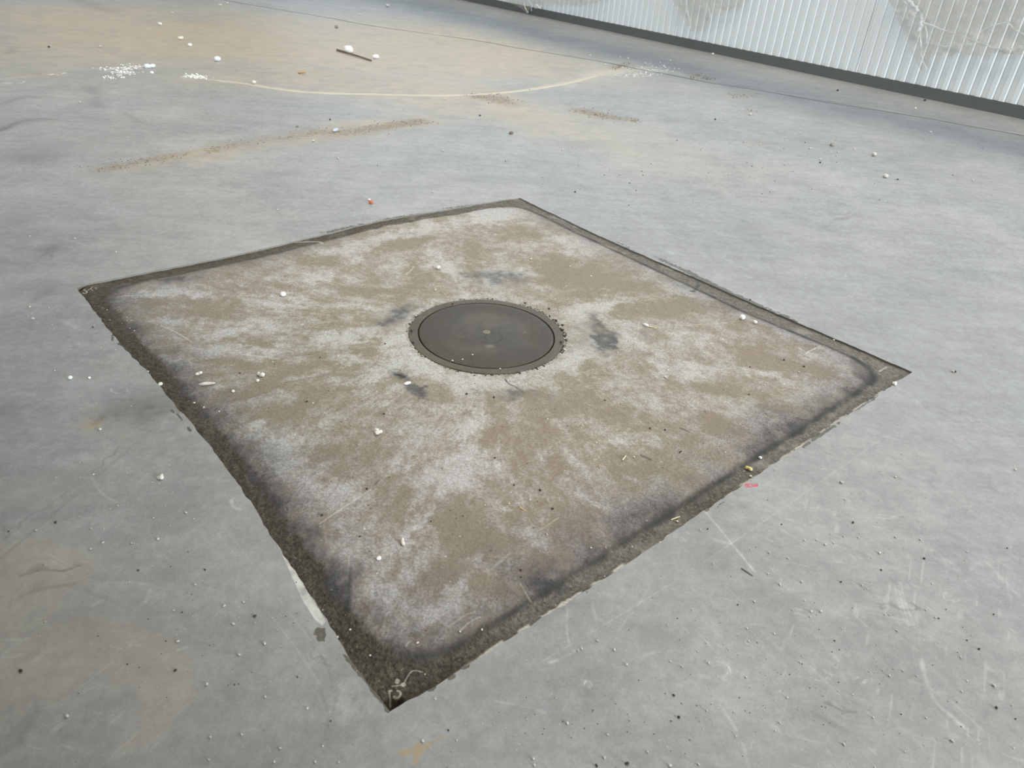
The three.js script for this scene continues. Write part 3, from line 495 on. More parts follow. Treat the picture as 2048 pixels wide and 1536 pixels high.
function patchTextures(n) {
  const zone = [-0.55, 0.55, -0.55, 0.55], A = new Layer(zone, n), B = new Layer(zone, n);
  for (const b of WHITE) A.blob(0, b[0], b[1], b[2] * 1.15, b[3] * 1.35, b[4], b[5]);
  for (const b of TAN) if (b[5]) A.blob(1, b[0], b[1], b[2] * 1.15, b[3] * 1.3, b[4], b[5]);
  for (const b of DARK) if (b[5]) A.blob(2, b[0], b[1], b[2] * 1.15, b[3] * 1.25, b[4], b[5]);
  for (const [p, w, s] of CHALK) if (s) B.line(0, p, w, s, 0);
  for (const [p, w, s] of BLACK_STROKES) B.line(1, p, w, s, 1);
  const a = A.data(), b = B.data(), out = new Uint8Array(n * n * 4), bump = new Uint8Array(n * n);
  const w = 1.1 / n;
  for (let j = 0, o = 0; j < n; j++) for (let i = 0; i < n; i++, o += 4) {
    const x = zone[0] + (i + 0.5) * w, y = zone[2] + (j + 0.5) * w;
    const dx = x - COVER.x, dy = y - COVER.y, rad = Math.hypot(dx, dy), th = Math.atan2(dy, dx);
    const wx = (fbm2(x * 14, y * 14) - 0.5) * 0.05, wy = (fbm2(x * 14 + 60, y * 14) - 0.5) * 0.05;
    const n1 = fbm3(x * 7 + wx * 20, y * 7 + wy * 20) - 0.5, n2 = fbm3((x + wx) * 34, (y + wy) * 34) - 0.5, n3 = fbm2(x * 130, y * 130) - 0.5;
    // streaks drawn outwards from the cover
    const st = fbm3(th * 17 + wx * 30, rad * 9 + wy * 20) - 0.5, st2 = fbm2(th * 60 + wx * 60, rad * 34) - 0.5;
    const g1 = vn(x * 520, y * 520) - 0.5, g2 = vn(x * 1150 + 3, y * 1150) - 0.5;
    const ow = (clamp(Math.round(j + ((fbm3(x * 30 + 21, y * 30) - 0.5) * 0.05 + (fbm2(x * 110, y * 110 + 5) - 0.5) * 0.02) / w), 0, n - 1) * n + clamp(Math.round(i + ((fbm3(x * 30, y * 30 + 33) - 0.5) * 0.05 + (fbm2(x * 110 + 8, y * 110) - 0.5) * 0.02) / w), 0, n - 1)) * 4;
    const W = a[ow] / 255, T = a[ow + 1] / 255, D = Math.max(a[ow + 2], a[o + 2] * 0.75) / 255;
    const halo = 1 - sstep(0.012, 0.05, Math.abs(rad - COVER.r - 0.006) + n2 * 0.03);
    const lft = sstep(0.15, -0.2, x);
    const m = 0.38 + W * 0.62 - T * 0.58 + halo * 0.16 + n1 * 0.34 + st * (0.12 + 0.34 * lft) + st2 * 0.36 * lft * sstep(0.14, 0.26, rad) + n2 * 0.7 + (fbm3(x * 75 + 9, y * 75) - 0.5) * 0.5 + n3 * 0.3 + g1 * 0.2;
    const k = sstep(-0.02, 1.0, m);
    const pink = sstep(0.35, 0.75, fbm2(x * 3.2 + 8, y * 3.2)) * 6;
    let r = lerp(139, 181, k) + pink * 0.3, g = lerp(129, 179, k), bl = lerp(111, 174, k) + pink * 0.4;
    // soot-grey staining
    const dk = D < 0.02 ? 0 : clamp(sstep(0.06, 1.05, D * 0.95 + (n2 * 0.45 + n3 * 0.5 + g1 * 0.3) * sstep(0, 0.25, D)));
    r = lerp(r, 78, dk * 0.85); g = lerp(g, 78, dk * 0.85); bl = lerp(bl, 80, dk * 0.85);
    // fine sand
    const sand = (g1 * 24 + g2 * 24) * (0.6 + 0.6 * k) + sstep(0.9, 0.99, vn(x * 460 + 40, y * 460)) * 18 * k;
    // border of coarse mortar
    const e = inset(x, y), warm = sstep(-0.12, 0.12, (e.b < 0.08 || e.r < 0.08 ? 0 : 0.1) + Math.min(e.r, e.b) - Math.min(e.l, e.t * 1.6));
    const wob = n2 * 0.022 + (fbm2(x * 60, y * 60) - 0.5) * 0.008 + g1 * 0.002;
    const leftW = 0.024 + 0.006 * (fbm2(y * 9, 3) - 0.5), lowW = 0.024, rightW = 0.03 + 0.016 * (1 - clamp(Math.abs(y + 0.22) / 0.4)), topW = 0.03;
    const wl = Math.exp(-Math.max(e.l, 0) * 22), wr = Math.exp(-Math.max(e.r, 0) * 22), wb = Math.exp(-Math.max(e.b, 0) * 22), wt = Math.exp(-Math.max(e.t, 0) * 22), ws = wl + wr + wb + wt + 1e-6;
    const bw = (wl * leftW + wr * rightW + wb * lowW + wt * topW) / ws, brown = (wl * 1.0 + wt * (0.35 + 0.5 * sstep(0.1, -0.35, x) + 0.5 * sstep(0.25, 0, Math.abs(x - 0.05))) + wb * (0.75 * sstep(-0.33, -0.45, x) + 0.5 * sstep(0.16, 0.02, Math.abs(x + 0.08))) + wr * 0.05) / ws;
    const band = 1 - sstep(bw * 0.75, bw * 1.1 + 0.002, e.d + wob);
    // smoky stain just inside the band
    const smoke = Math.exp(-Math.max(e.d - bw, 0) / (0.018 + 0.03 * fbm2(x * 12 + 4, y * 12))) * (0.85 * wl + 1.0 * wb * (0.55 + 0.6 * sstep(0.35, 0.6, fbm2(x * 7, 2))) + 0.5 * wr + 0.5 * wt * sstep(0.15, -0.15, x)) / ws;
    const sm = clamp(smoke * (0.85 + n2 * 1.6 + n3 * 0.7) * (e.d > bw * 0.6 ? 1 : 0));
    r = lerp(r, 74, sm); g = lerp(g, 70, sm); bl = lerp(bl, 71, sm);
    const seam = Math.exp(-Math.pow((e.d + n2 * 0.006 - bw) / 0.0045, 2)) * (0.2 * wl + 1.0 * wb + 1.1 * wr + 0.7 * wt) / ws * (0.7 + n2 * 1.2);
    const coarse = (vn(x * 330, y * 330) - 0.5) * 44 + g2 * 46, spark = sstep(0.93, 0.99, vn(x * 420 + 9, y * 420)) * 70;
    const br = lerp(106, 68, brown) + coarse * 0.8 + spark, bg = lerp(102, 60, brown) + coarse * 0.77 + spark, bb = lerp(94, 46, brown) + coarse * 0.67 + spark * 0.9;
    // pale lime on the mortar in patches
    const lime = sstep(0.55, 0.8, fbm3(x * 26 + 70, y * 26)) * (1 - brown * 0.7) * 0.5;
    r = lerp(r + sand, lerp(br, 168, lime), band); g = lerp(g + sand, lerp(bg, 164, lime), band); bl = lerp(bl + sand * 0.95, lerp(bb, 156, lime), band);
    const sd = clamp(seam); r = lerp(r, 52, sd); g = lerp(g, 50, sd); bl = lerp(bl, 46, sd);
    // chipped white arris along one edge
    const arris = (1 - sstep(0.0008, 0.0034, Math.abs(e.b - 0.002) + n3 * 0.003)) * Math.max(sstep(-0.44, -0.40, x) * sstep(-0.16, -0.2, x), sstep(-0.03, 0.02, x) * sstep(0.49, 0.45, x) * 0.8) * sstep(0.3, 0.5, vn(x * 60, 7));
    r = lerp(r, 206, arris); g = lerp(g, 203, arris); bl = lerp(bl, 192, arris);
    // black specks and pits
    const ci = Math.floor(x * 130), cj = Math.floor(y * 130), hs = hash(ci * 5 + 3, cj * 11 + 8);
    if (hs > 0.965) { const px = x * 130 - ci - 0.25 - 0.5 * hash(ci + 19, cj), py = y * 130 - cj - 0.25 - 0.5 * hash(ci, cj + 37), q = 1 - sstep(0.06, 0.11 + 0.12 * hash(ci + 3, cj + 3), Math.hypot(px, py)); const s = hs > 0.992 ? 60 : -58; r += s * q * (1 - band); g += s * q * (1 - band); bl += s * q * (1 - band); }
    const ch = b[o] / 255; if (ch > 0.01) { const t = clamp(ch * (0.9 + n3 * 0.8)); r = lerp(r, 206, t * 0.85); g = lerp(g, 203, t * 0.85); bl = lerp(bl, 190, t * 0.85); }
    const bs = b[o + 1] / 255; if (bs > 0.01) { const t = clamp(bs * (0.9 + n3 * 1.6)); r = lerp(r, 58, t); g = lerp(g, 58, t); bl = lerp(bl, 58, t); }
    out[o] = C255(r); out[o + 1] = C255(g); out[o + 2] = C255(bl); out[o + 3] = 255;
    bump[j * n + i] = C255(128 + (g1 * 60 + g2 * 50) * (0.5 + band) + n3 * 70 + coarse * band * 1.2 + n2 * 50);
  }
  const half = n / 2, bo = new Uint8Array(half * half * 4);
  for (let j = 0; j < half; j++) for (let i = 0; i < half; i++) { const o = (j * half + i) * 4, s = 2 * j * n + 2 * i; bo[o] = bo[o + 1] = bo[o + 2] = (bump[s] + bump[s + 1] + bump[s + n] + bump[s + n + 1]) / 4; bo[o + 3] = 255; }
  return [texture(out, n), texture(bo, half, false)];
}
{
  const [map, bumpMap] = patchTextures(2048);
  const N = OUTLINE.length, M = 130, pos = [], uv = [], idx = [];
  for (let j = 0; j <= M; j++) for (let i = 0; i < N; i++) {
    const [ox, oy] = OUTLINE[i], t = Math.atan2(oy - COVER.y, ox - COVER.x), k = j / M;
    const rr = COVER.r + (vn(i * 0.9, 8) - 0.5) * 0.003;
    const x = lerp(COVER.x + Math.cos(t) * rr, ox, k), y = lerp(COVER.y + Math.sin(t) * rr, oy, k);
    pos.push(x, patchHeight(x, y), -y); uv.push((x + 0.55) / 1.1, (y + 0.55) / 1.1);
    if (j) { const a = j * N + i, b = j * N + (i + 1) % N; idx.push(a - N, a, b, a - N, b, b - N); }
  }
  const g = new THREE.BufferGeometry();
  g.setAttribute('position', new THREE.Float32BufferAttribute(pos, 3)); g.setAttribute('uv', new THREE.Float32BufferAttribute(uv, 2)); g.setIndex(idx); g.computeVertexNormals();
  const m = mesh('concrete_patch', g, new THREE.MeshStandardMaterial({ map, roughness: 0.85, bumpMap, bumpScale: 0.002 }));
  tag(m, 'square patch of tan and white stained concrete with a dark mortar border', 'floor patch');
}

// ---------------------------------------------------------------------------
// round access cover
// ---------------------------------------------------------------------------
function planarUV(g, r) {
  const p = g.attributes.position, uv = new Float32Array(p.count * 2);
  for (let i = 0; i < p.count; i++) { uv[2 * i] = 0.5 + p.getX(i) / (2 * r); uv[2 * i + 1] = 0.5 - p.getZ(i) / (2 * r); }
  g.setAttribute('uv', new THREE.BufferAttribute(uv, 2));
  return g;
}
{
  const n = 1024, R = COVER.r, zone = [COVER.x - R, COVER.x + R, COVER.y - R, COVER.y + R], A = new Layer(zone, n);
  // the pencilled loop and the ring round the screw
  A.line(1, [[967, 684], [975, 687], [990, 686], [1003, 680], [1006, 674], [1001, 668], [990, 664], [978, 666], [970, 671], [969, 675], [974, 679]], 0.0018, 0.75);
  A.blob(2, 980, 692, 14, 6, 0, 0.55); A.blob(0, 960, 630, 60, 16, 0, 0.6); A.blob(0, 1010, 650, 80, 30, 0, 0.5); A.blob(0, 930, 650, 60, 26, 0, 0.5); A.blob(0, 1060, 690, 40, 14, 0, 0.5); A.blob(0, 900, 690, 40, 14, 30, 0.5); A.blob(0, 970, 700, 60, 14, 0, 0.4);
  const a = A.data(), out = new Uint8Array(n * n * 4);
  for (let j = 0, o = 0; j < n; j++) for (let i = 0; i < n; i++, o += 4) {
    const x = (i + 0.5) / n * 2 - 1, y = (j + 0.5) / n * 2 - 1, r = Math.hypot(x, y) * R, X = x * R, Y = y * R;
    const n1 = fbm3(X * 24, Y * 24 + 5) - 0.5, n2 = fbm3(X * 90, Y * 90) - 0.5, g = vn(X * 1300, Y * 1300) - 0.5;
    let R0 = 80, G0 = 73, B0 = 55;                                 // rim
    if (r < COVER.lid) {
      const grime = Math.exp(-Math.pow((r - 0.092 + n1 * 0.02) / 0.019, 2)) * clamp(0.75 + n1 * 1.6 + n2);
      const grey = clamp(a[o] / 255 + n1 * 0.8 + n2 * 0.4);
      R0 = lerp(64, 84, grey) - grime * 8; G0 = lerp(55, 78, grey) - grime * 14; B0 = lerp(40, 66, grey) - grime * 20;
      const b = a[o + 2] / 255; R0 = lerp(R0, 148, b); G0 = lerp(G0, 148, b); B0 = lerp(B0, 142, b);
      const d = a[o + 1] / 255; R0 = lerp(R0, 30, d); G0 = lerp(G0, 27, d); B0 = lerp(B0, 22, d);
    }
    const t = n1 * 16 + n2 * 10 + g * 7, speck = hash(Math.floor(X * 500) * 3, Math.floor(Y * 500) * 7) > 0.994 ? 34 : 0;
    out[o] = C255(R0 + t + speck); out[o + 1] = C255(G0 + t + speck); out[o + 2] = C255(B0 + t * 0.9 + speck); out[o + 3] = 255;
  }
  const metal = new THREE.MeshStandardMaterial({ map: texture(out, n), roughness: 0.5, metalness: 0.0, bumpMap: relief, bumpScale: 0.0002 });
  const cover = thing('access_cover', P3(COVER.x, COVER.y, 0));
  tag(cover, 'round olive grey access cover with a flat rim, in the middle of the concrete patch', 'access cover');
  const lathe = (pts) => planarUV(new THREE.LatheGeometry(pts.map((p) => new THREE.Vector2(...p)), 160), R);
  const L = COVER.lid;
  mesh('rim', lathe([[R, -0.004], [R, -0.0012], [R - 0.0006, -0.0006], [L + 0.0014, -0.0004], [L + 0.0006, -0.0012], [L + 0.0004, -0.004]]), metal, cover);
  const lid = mesh('lid', lathe([[L - 0.0012, -0.004], [L - 0.0012, -0.0014], [L - 0.0022, -0.0006], [L - 0.012, -0.0003], [0.0042, -0.0002], [0.0036, -0.0012], [0.0036, -0.0035], [0.00001, -0.0035]]), metal, cover);
  mesh('seal', lathe([[L + 0.0006, -0.0034], [L - 0.0014, -0.0034]]), new THREE.MeshStandardMaterial({ color: 0x1c1a16, roughness: 0.9 }), cover);
  // screw with a worn bright ring, a little off the middle
  const [sx, sy] = onFloor(973, 664), screw = new THREE.LatheGeometry([[0.0001, 0.0004], [0.0022, 0.0004], [0.0026, 0.0008], [0.0062, 0.0008], [0.0066, 0.0001]].map((p) => new THREE.Vector2(...p)), 40);
  const sm = mesh('screw', screw, new THREE.MeshStandardMaterial({ color: 0x77715f, roughness: 0.55 }), lid);
  sm.position.set(sx - COVER.x, -0.0003, -(sy - COVER.y)); sm.userData.label = 'small pale screw ring';
}

// ---------------------------------------------------------------------------
// ribbed wall of sandwich panels, its plinth, the rest of the hall
// ---------------------------------------------------------------------------
const PLINTH = 0.053, PITCH = 0.0545, PANEL = 1.2855, JOINT_S = 1.121 / CA;
const white = new THREE.MeshStandardMaterial({ color: 0xe4e9ea, roughness: 0.32 });
const wall = new THREE.Group(); wall.name = 'wall_right'; wall.userData.kind = 'structure'; scene.add(wall);
tag(wall, 'white finely ribbed metal panel wall above a dark grey plinth');
wall.position.copy(P3(...hall(0, 0))); wall.rotation.y = -ALPHA;      // local +x out of the hall, local -z along the wall
{
  // one panel: ribs run upwards; the section is drawn in (along, depth)
  const depth = 0.009, pts = [], gap = 0.004, ribs = Math.round(PANEL / PITCH), p = (PANEL - gap) / ribs;
  for (let i = 0; i < ribs; i++) { const a = gap / 2 + i * p; pts.push([a, 0], [a + p * 0.38, 0], [a + p * 0.5, depth], [a + p * 0.88, depth]); }
  pts.push([PANEL - gap / 2, 0]);
  const s = new THREE.Shape(); s.moveTo(-pts[0][0], 0.08);
  for (const [a, d] of pts) s.lineTo(-a, d);
  s.lineTo(-pts[pts.length - 1][0], 0.08);
  for (const [h0, h1] of [[PLINTH, ADDED_RIBBON.h0], [ADDED_RIBBON.h1, HALL.h]]) {   // below and above the ribbon window
    const g = new THREE.ExtrudeGeometry(s, { depth: h1 - h0, bevelEnabled: false });
    // (-along, depth, up) -> local (x = depth, y = up, z = -along)
    g.applyMatrix4(new THREE.Matrix4().set(0, 1, 0, 0, 0, 0, 1, h0, 1, 0, 0, 0, 0, 0, 0, 1));
    for (let k = -8; k <= 8; k++) { const m = mesh('panel', g, white, wall); m.position.z = -(JOINT_S + k * PANEL); }
    const back = new THREE.BoxGeometry(0.06, h1 - h0 + (h0 < 1 ? PLINTH : 0), 24); back.translate(0.12, (h0 < 1 ? h1 / 2 : (h0 + h1) / 2), -2);
    mesh('backing', back, white, wall);
  }
  for (const [a, b] of [[-10, ADDED_RIBBON.s0], [ADDED_RIBBON.s1, 14]]) { const e = new THREE.BoxGeometry(0.1, ADDED_RIBBON.h1 - ADDED_RIBBON.h0, b - a); e.translate(0.06, (ADDED_RIBBON.h0 + ADDED_RIBBON.h1) / 2, -(a + b) / 2); mesh('blank_panel', e, white, wall); }
  const win = new THREE.Group(); win.name = 'added_window_1'; win.userData.kind = 'structure'; win.userData.label = 'unseen ribbon window added high in the ribbed wall for cool light'; scene.add(win);  // added window, unseen, frames the cool light from this wall
  win.position.copy(wall.position); win.rotation.y = -ALPHA;
  const frame = new THREE.MeshStandardMaterial({ color: 0xe6e6e2, roughness: 0.5 }), glass = new THREE.MeshPhysicalMaterial({ color: 0xffffff, roughness: 0.02, transmission: 1, thickness: 0 });
  for (let k = 0; k < 10; k++) {
    const a = lerp(ADDED_RIBBON.s0, ADDED_RIBBON.s1, k / 10), b = lerp(ADDED_RIBBON.s0, ADDED_RIBBON.s1, (k + 1) / 10), mid = (ADDED_RIBBON.h0 + ADDED_RIBBON.h1) / 2, hh = ADDED_RIBBON.h1 - ADDED_RIBBON.h0;
    const post = new THREE.BoxGeometry(0.06, hh, 0.05); post.translate(0.07, mid, -a - 0.025); mesh('window_post', post, frame, win);
    const pane = new THREE.PlaneGeometry(b - a - 0.05, hh); pane.rotateY(-Math.PI / 2); pane.translate(0.07, mid, -(a + b) / 2 - 0.025); mesh('pane', pane, glass, win);
  }
  const pl = new THREE.BoxGeometry(0.09, PLINTH, 24); pl.translate(0.042, PLINTH / 2, -2);
  const pm = mesh('plinth', pl, new THREE.MeshStandardMaterial({ color: 0x5b5f5e, roughness: 0.7 }), wall);
  pm.userData.label = 'dark grey plinth';
}
const shell = new THREE.MeshStandardMaterial({ color: 0xbdb9b0, roughness: 0.9 });
function wallBox(name, n0, n1, s0, s1, h0, h1, parent) {
  const g = new THREE.BoxGeometry(n1 - n0, h1 - h0, s1 - s0); g.translate(-(n0 + n1) / 2, (h0 + h1) / 2, -(s0 + s1) / 2);
  const m = mesh(name, g, shell, parent ?? scene);
  if (!parent) { m.position.copy(P3(...hall(0, 0))); m.rotation.y = -ALPHA; m.userData.kind = 'structure'; }
  return m;
}
function gateWall(name, s, gate, label) {
  const w = new THREE.Group(); w.name = name; w.userData.kind = 'structure'; scene.add(w); w.userData.label = label;
  w.position.copy(P3(...hall(0, 0))); w.rotation.y = -ALPHA;
  wallBox('wall_section', -0.1, gate.n0, s, s + 0.2, 0, HALL.h, w);
  wallBox('wall_section', gate.n1, HALL.n1 + 0.2, s, s + 0.2, 0, HALL.h, w);
  wallBox('lintel', gate.n0, gate.n1, s, s + 0.2, gate.h, HALL.h, w);
}
gateWall('wall_front', HALL.s0 - 0.2, NEAR_GATE, 'plain end wall with an open gate');
gateWall('wall_back', HALL.s1, FAR_GATE, 'plain far end wall with a wide open gate');
{
  const w = new THREE.Group(), o = ADDED_OPPOSITE; w.name = 'wall_left'; w.userData.kind = 'structure'; w.userData.label = 'plain long wall of the hall with an added ribbon window'; scene.add(w);
  w.position.copy(P3(...hall(0, 0))); w.rotation.y = -ALPHA;
  wallBox('wall_section', HALL.n1, HALL.n1 + 0.2, HALL.s0, HALL.s1, 0, o.h0, w);
  wallBox('wall_section', HALL.n1, HALL.n1 + 0.2, HALL.s0, HALL.s1, o.h1, HALL.h, w);
  wallBox('wall_section', HALL.n1, HALL.n1 + 0.2, HALL.s0, o.s0, o.h0, o.h1, w);
  wallBox('wall_section', HALL.n1, HALL.n1 + 0.2, o.s1, HALL.s1, o.h0, o.h1, w);
  const v = new THREE.Group(); v.name = 'added_window_2'; v.userData.kind = 'structure'; v.userData.label = 'unseen ribbon window added in the long plain wall to brighten the ribbed one'; scene.add(v);  // added window, unseen, for the light thrown at the ribbed wall
  v.position.copy(w.position); v.rotation.y = -ALPHA;
  const glass = new THREE.MeshPhysicalMaterial({ color: 0xffffff, roughness: 0.02, transmission: 1, thickness: 0 });
  for (let k = 0; k < 8; k++) {
    const a = lerp(o.s0, o.s1, k / 8), b = lerp(o.s0, o.s1, (k + 1) / 8), pane = new THREE.PlaneGeometry(b - a - 0.05, o.h1 - o.h0);
    wallBox('window_post', HALL.n1 + 0.05, HALL.n1 + 0.11, a, a + 0.05, o.h0, o.h1, v);
    pane.rotateY(Math.PI / 2); pane.translate(-HALL.n1 - 0.08, (o.h0 + o.h1) / 2, -(a + b) / 2 - 0.025); mesh('pane', pane, glass, v);
  }
}
wallBox('ceiling', -0.2, HALL.n1 + 0.4, HALL.s0 - 0.4, HALL.s1 + 0.4, HALL.h, HALL.h + 0.2).userData.label = 'plain hall roof';
{
  const p = wallBox('added_partition', 4.75, 4.9, HALL.s0, 0.2, 0, 4.2); p.userData.label = 'unseen brown board partition added to darken the near left floor';  // added screen, unseen: keeps light off the near left floor
  p.material = new THREE.MeshStandardMaterial({ color: 0x6e5a42, roughness: 0.85 });
}
{
  const p = wallBox('added_return', 3.42, 4.75, -2.1, -1.95, 0, 4.2); p.userData.label = 'unseen brown board return added to block gate light at the near left';  // added with the partition, unseen: blocks gate light at the near left
  p.material = new THREE.MeshStandardMaterial({ color: 0x6e5a42, roughness: 0.85 });
}
{
  const p = wallBox('added_trim_1', 2.87, 4.75, HALL.s0, 1.45, 3.6, 3.75); p.userData.label = 'unseen brown board deck added overhead to shade the near left floor';  // added overhead, unseen: shades the near left floor from the roof strip
  p.material = new THREE.MeshStandardMaterial({ color: 0x6e5a42, roughness: 0.85 });
}
// unseen duct, added along the ribbed wall to shade the strip of floor beside it
for (const [name, label, n, h, r] of [['added_trim_2', 'unseen round duct added to shade the floor along the ribbed wall', 1.62, 3.0, 0.12]]) {
  const g = new THREE.Group(); g.name = name; g.userData.kind = 'structure'; g.userData.label = label; scene.add(g);
  g.position.copy(P3(...hall(n, 0), h)); g.rotation.y = -ALPHA;
  const zinc = new THREE.MeshStandardMaterial({ color: 0x9a9c9c, roughness: 0.45 }), d = new THREE.CylinderGeometry(r, r, 19.6, 40); d.rotateX(Math.PI / 2); d.translate(0, 0, -2);
  mesh('duct', d, zinc, g);
  for (let k = -7; k <= 11; k += 3) { const b = new THREE.CylinderGeometry(0.006, 0.006, HALL.h - h - r, 8); b.translate(0, r + (HALL.h - h - r) / 2, -k); mesh('hanger', b, zinc, g); }
}
for (const r of ADDED_ROOF_LIGHTS) {
  const m = hall(r.n, (r.s0 + r.s1) / 2), t = thing('added_rooflight', P3(...m, HALL.h)); t.rotation.y = -ALPHA;  // visible body of the added roof strip
  tag(t, 'long translucent roof strip added as a warm light, unseen', 'added_rooflight', undefined);
  const L = r.s1 - r.s0;
  const f = [[-r.w / 2 - 0.03, 0.05, L], [r.w / 2 + 0.03, 0.05, L]].map(([x, w, l]) => { const b = new THREE.BoxGeometry(w, 0.08, l + 0.1); b.translate(x, -0.04, 0); return b; });
  mesh('frame', mergeGeometries(f), shell, t);
  const d = new THREE.BoxGeometry(r.w, 0.02, L); d.translate(0, -0.03, 0);
  mesh('diffuser', d, new THREE.MeshStandardMaterial({ color: 0xffffff, emissive: 0xfff3df, emissiveIntensity: 1.2, roughness: 0.6 }), t);
}

// ---------------------------------------------------------------------------
// plastic film hanging on the ribbed wall
// ---------------------------------------------------------------------------
const film = new THREE.MeshPhysicalMaterial({ color: 0xc4baa8, roughness: 0.14, transparent: true, opacity: 0.28, side: THREE.DoubleSide }), folded = new THREE.MeshPhysicalMaterial({ color: 0xeef2f4, roughness: 0.2, transparent: true, opacity: 0.4, side: THREE.DoubleSide });
function filmSheet(label, low, top, cols, rows, bulge, phase, folds) {
  const pts = low.map(([u, v]) => onWall(u, v)), s0 = pts[0][0], s1 = pts[pts.length - 1][0], pos = [], idx = [], tab = pts.map(([s, h]) => [-s, h]);
  const lowAt = (s) => { for (let i = 1; i < tab.length; i++) if (-s <= tab[i][0] || i === tab.length - 1) { const k = clamp((-s - tab[i - 1][0]) / (tab[i][0] - tab[i - 1][0])); return lerp(tab[i - 1][1], tab[i][1], k); } };
  for (let j = 0; j <= rows; j++) for (let i = 0; i <= cols; i++) {
    const s = lerp(s0, s1, i / cols), lo = lowAt(s) + (fbm2(s * 60 + phase, phase) - 0.5) * 0.02, h = lerp(lo, Math.max(top, lo + 0.05), Math.pow(j / rows, 1.5));
    const ridge = (q) => 1 - Math.abs(q * 2 - 1);
    const d = 0.008 + bulge * (0.25 + 0.75 * fbm2(s * 5 + phase, h * 6)) * (0.4 + 0.6 * ridge(vn(s * 9 + h * 7 + phase, h * 14 - s * 3))) + 0.012 * ridge(vn(s * 34 + h * 12, h * 40 + phase)) + 0.004 * vn(s * 120, h * 110);
    pos.push(-d, h, -s);
    if (i && j) { const a = j * (cols + 1) + i; idx.push(a, a - 1, a - cols - 2, a, a - cols - 2, a - cols - 1); }
  }
  const g = new THREE.BufferGeometry(); g.setAttribute('position', new THREE.Float32BufferAttribute(pos, 3)); g.setIndex(idx); g.computeVertexNormals();
  const t = thing('plastic_film', P3(...hall(0, 0))); t.rotation.y = -ALPHA;
  mesh('sheet', g, film, t);
  for (const [line, r] of folds) {
    const c = new THREE.CatmullRomCurve3(line.map(([u, v], i) => { const [s, h] = onWall(u, v); return new THREE.Vector3(-0.03 - 0.02 * vn(i * 1.7 + phase, 3), h, -s); })), f = new THREE.TubeGeometry(c, 60, r * 0.65, 8), p = f.attributes.position;
    for (let i = 0; i < p.count; i++) { const y = p.getY(i), z = p.getZ(i), w = (fbm2(z * 90 + phase, y * 90) - 0.5) * r * 1.6; p.setXYZ(i, p.getX(i) + w, y + w * 0.8, z - w * 0.5); }
    f.computeVertexNormals(); mesh('fold', f, folded, t);
  }
  return tag(t, label, 'plastic film');
}
filmSheet('crumpled clear plastic film hanging in a pointed rag from the ribbed wall', [[1775, -30], [1800, 30], [1825, 85], [1845, 128], [1856, 146], [1866, 120], [1885, 106], [1930, 108], [1970, 112], [2010, 104], [2060, 112], [2140, 60], [2200, 20]], 0.75, 150, 70, 0.05, 1.3, [[[[1800, -12], [1826, 12], [1846, 40], [1876, 52], [1916, 68], [1960, 82], [2020, 99], [2060, 88]], 0.006], [[[1812, -12], [1836, 10], [1850, 34], [1848, 60]], 0.014], [[[1846, 55], [1852, 85], [1850, 110], [1862, 138]], 0.005], [[[1960, 70], [1990, 52], [2050, 40]], 0.003], [[[2020, 40], [2035, 55], [2060, 72]], 0.006], [[[1868, 88], [1900, 92], [1950, 86]], 0.004], [[[1858, 48], [1864, 70], [1860, 88]], 0.004]]);
filmSheet('torn clear plastic film ending in two lobes beside a panel joint of the wall', [[1345, -10], [1365, 25], [1388, 62], [1412, 56], [1428, 30], [1446, 24], [1470, 20], [1488, 10], [1510, -14]], 0.6, 90, 60, 0.04, 5.1, [[[[1378, -8], [1382, 20], [1386, 44], [1390, 58]], 0.004], [[[1418, 5], [1426, 22], [1427, 34]], 0.006], [[[1436, 6], [1450, 14], [1480, 4]], 0.006]]);
filmSheet('loose clear plastic film reaching down almost to the dark plinth', [[1020, 4], [1050, 16], [1062, 26], [1074, 12], [1084, 18], [1092, 10], [1110, 6], [1160, 11], [1195, 8], [1225, -8]], 0.5, 90, 50, 0.05, 9.4, [[[[1056, 2], [1060, 14], [1063, 26]], 0.006], [[[1078, 16], [1083, 11], [1088, 16]], 0.012], [[[1062, -2], [1072, 8], [1070, 22]], 0.006]]);

// ---------------------------------------------------------------------------
// loose bits on the floor
// ---------------------------------------------------------------------------
function lump(k, flat, detail = 1) {
  const g = new THREE.IcosahedronGeometry(1, detail), p = g.attributes.position;
  for (let i = 0; i < p.count; i++) {
    const x = p.getX(i), y = p.getY(i), z = p.getZ(i), s = 0.72 + 0.5 * fbm2(x * 1.7 + k * 11, y * 1.7 + z * 1.3 + k * 5);
    p.setXYZ(i, x * s, y * s * flat, z * s);
  }
  g.computeVertexNormals(); g.computeBoundingBox(); g.translate(0, -g.boundingBox.min.y, 0);
  return g;
}
function crumb(k, n) {               // popcorn-like foam or plaster crumb
  const gs = [];
  for (let i = 0; i < n; i++) { const g = lump(k * 7 + i, 0.8), s = 0.35 + rnd() * 0.3, t = rnd() * 6.28, q = i ? 0.55 : 0; g.scale(s, s, s); g.translate(Math.cos(t) * q, (i % 3) * 0.12, Math.sin(t) * q); gs.push(g); }
  return mergeGeometries(gs);
}
const pebbles = [0, 1, 2, 3].map((k) => lump(k, 0.75)), crumbs = [0, 1, 2].map((k) => crumb(k, 6));
const stone = (c, r = 0.85) => new THREE.MeshStandardMaterial({ color: c, roughness: r });
const M = { pale: stone(0xc4c0b5), white: stone(0xf0eee8), foam: stone(0xe2e6ec), dark: stone(0x3f3a33), grey: stone(0x8d8980), tan: stone(0xb59a72), cream: stone(0xd8d3c4), brick: stone(0xc06a48), wood: stone(0xb8a684), straw: stone(0xd9cfae), yellow: stone(0xd8c98a), stick: stone(0x6f6455) };
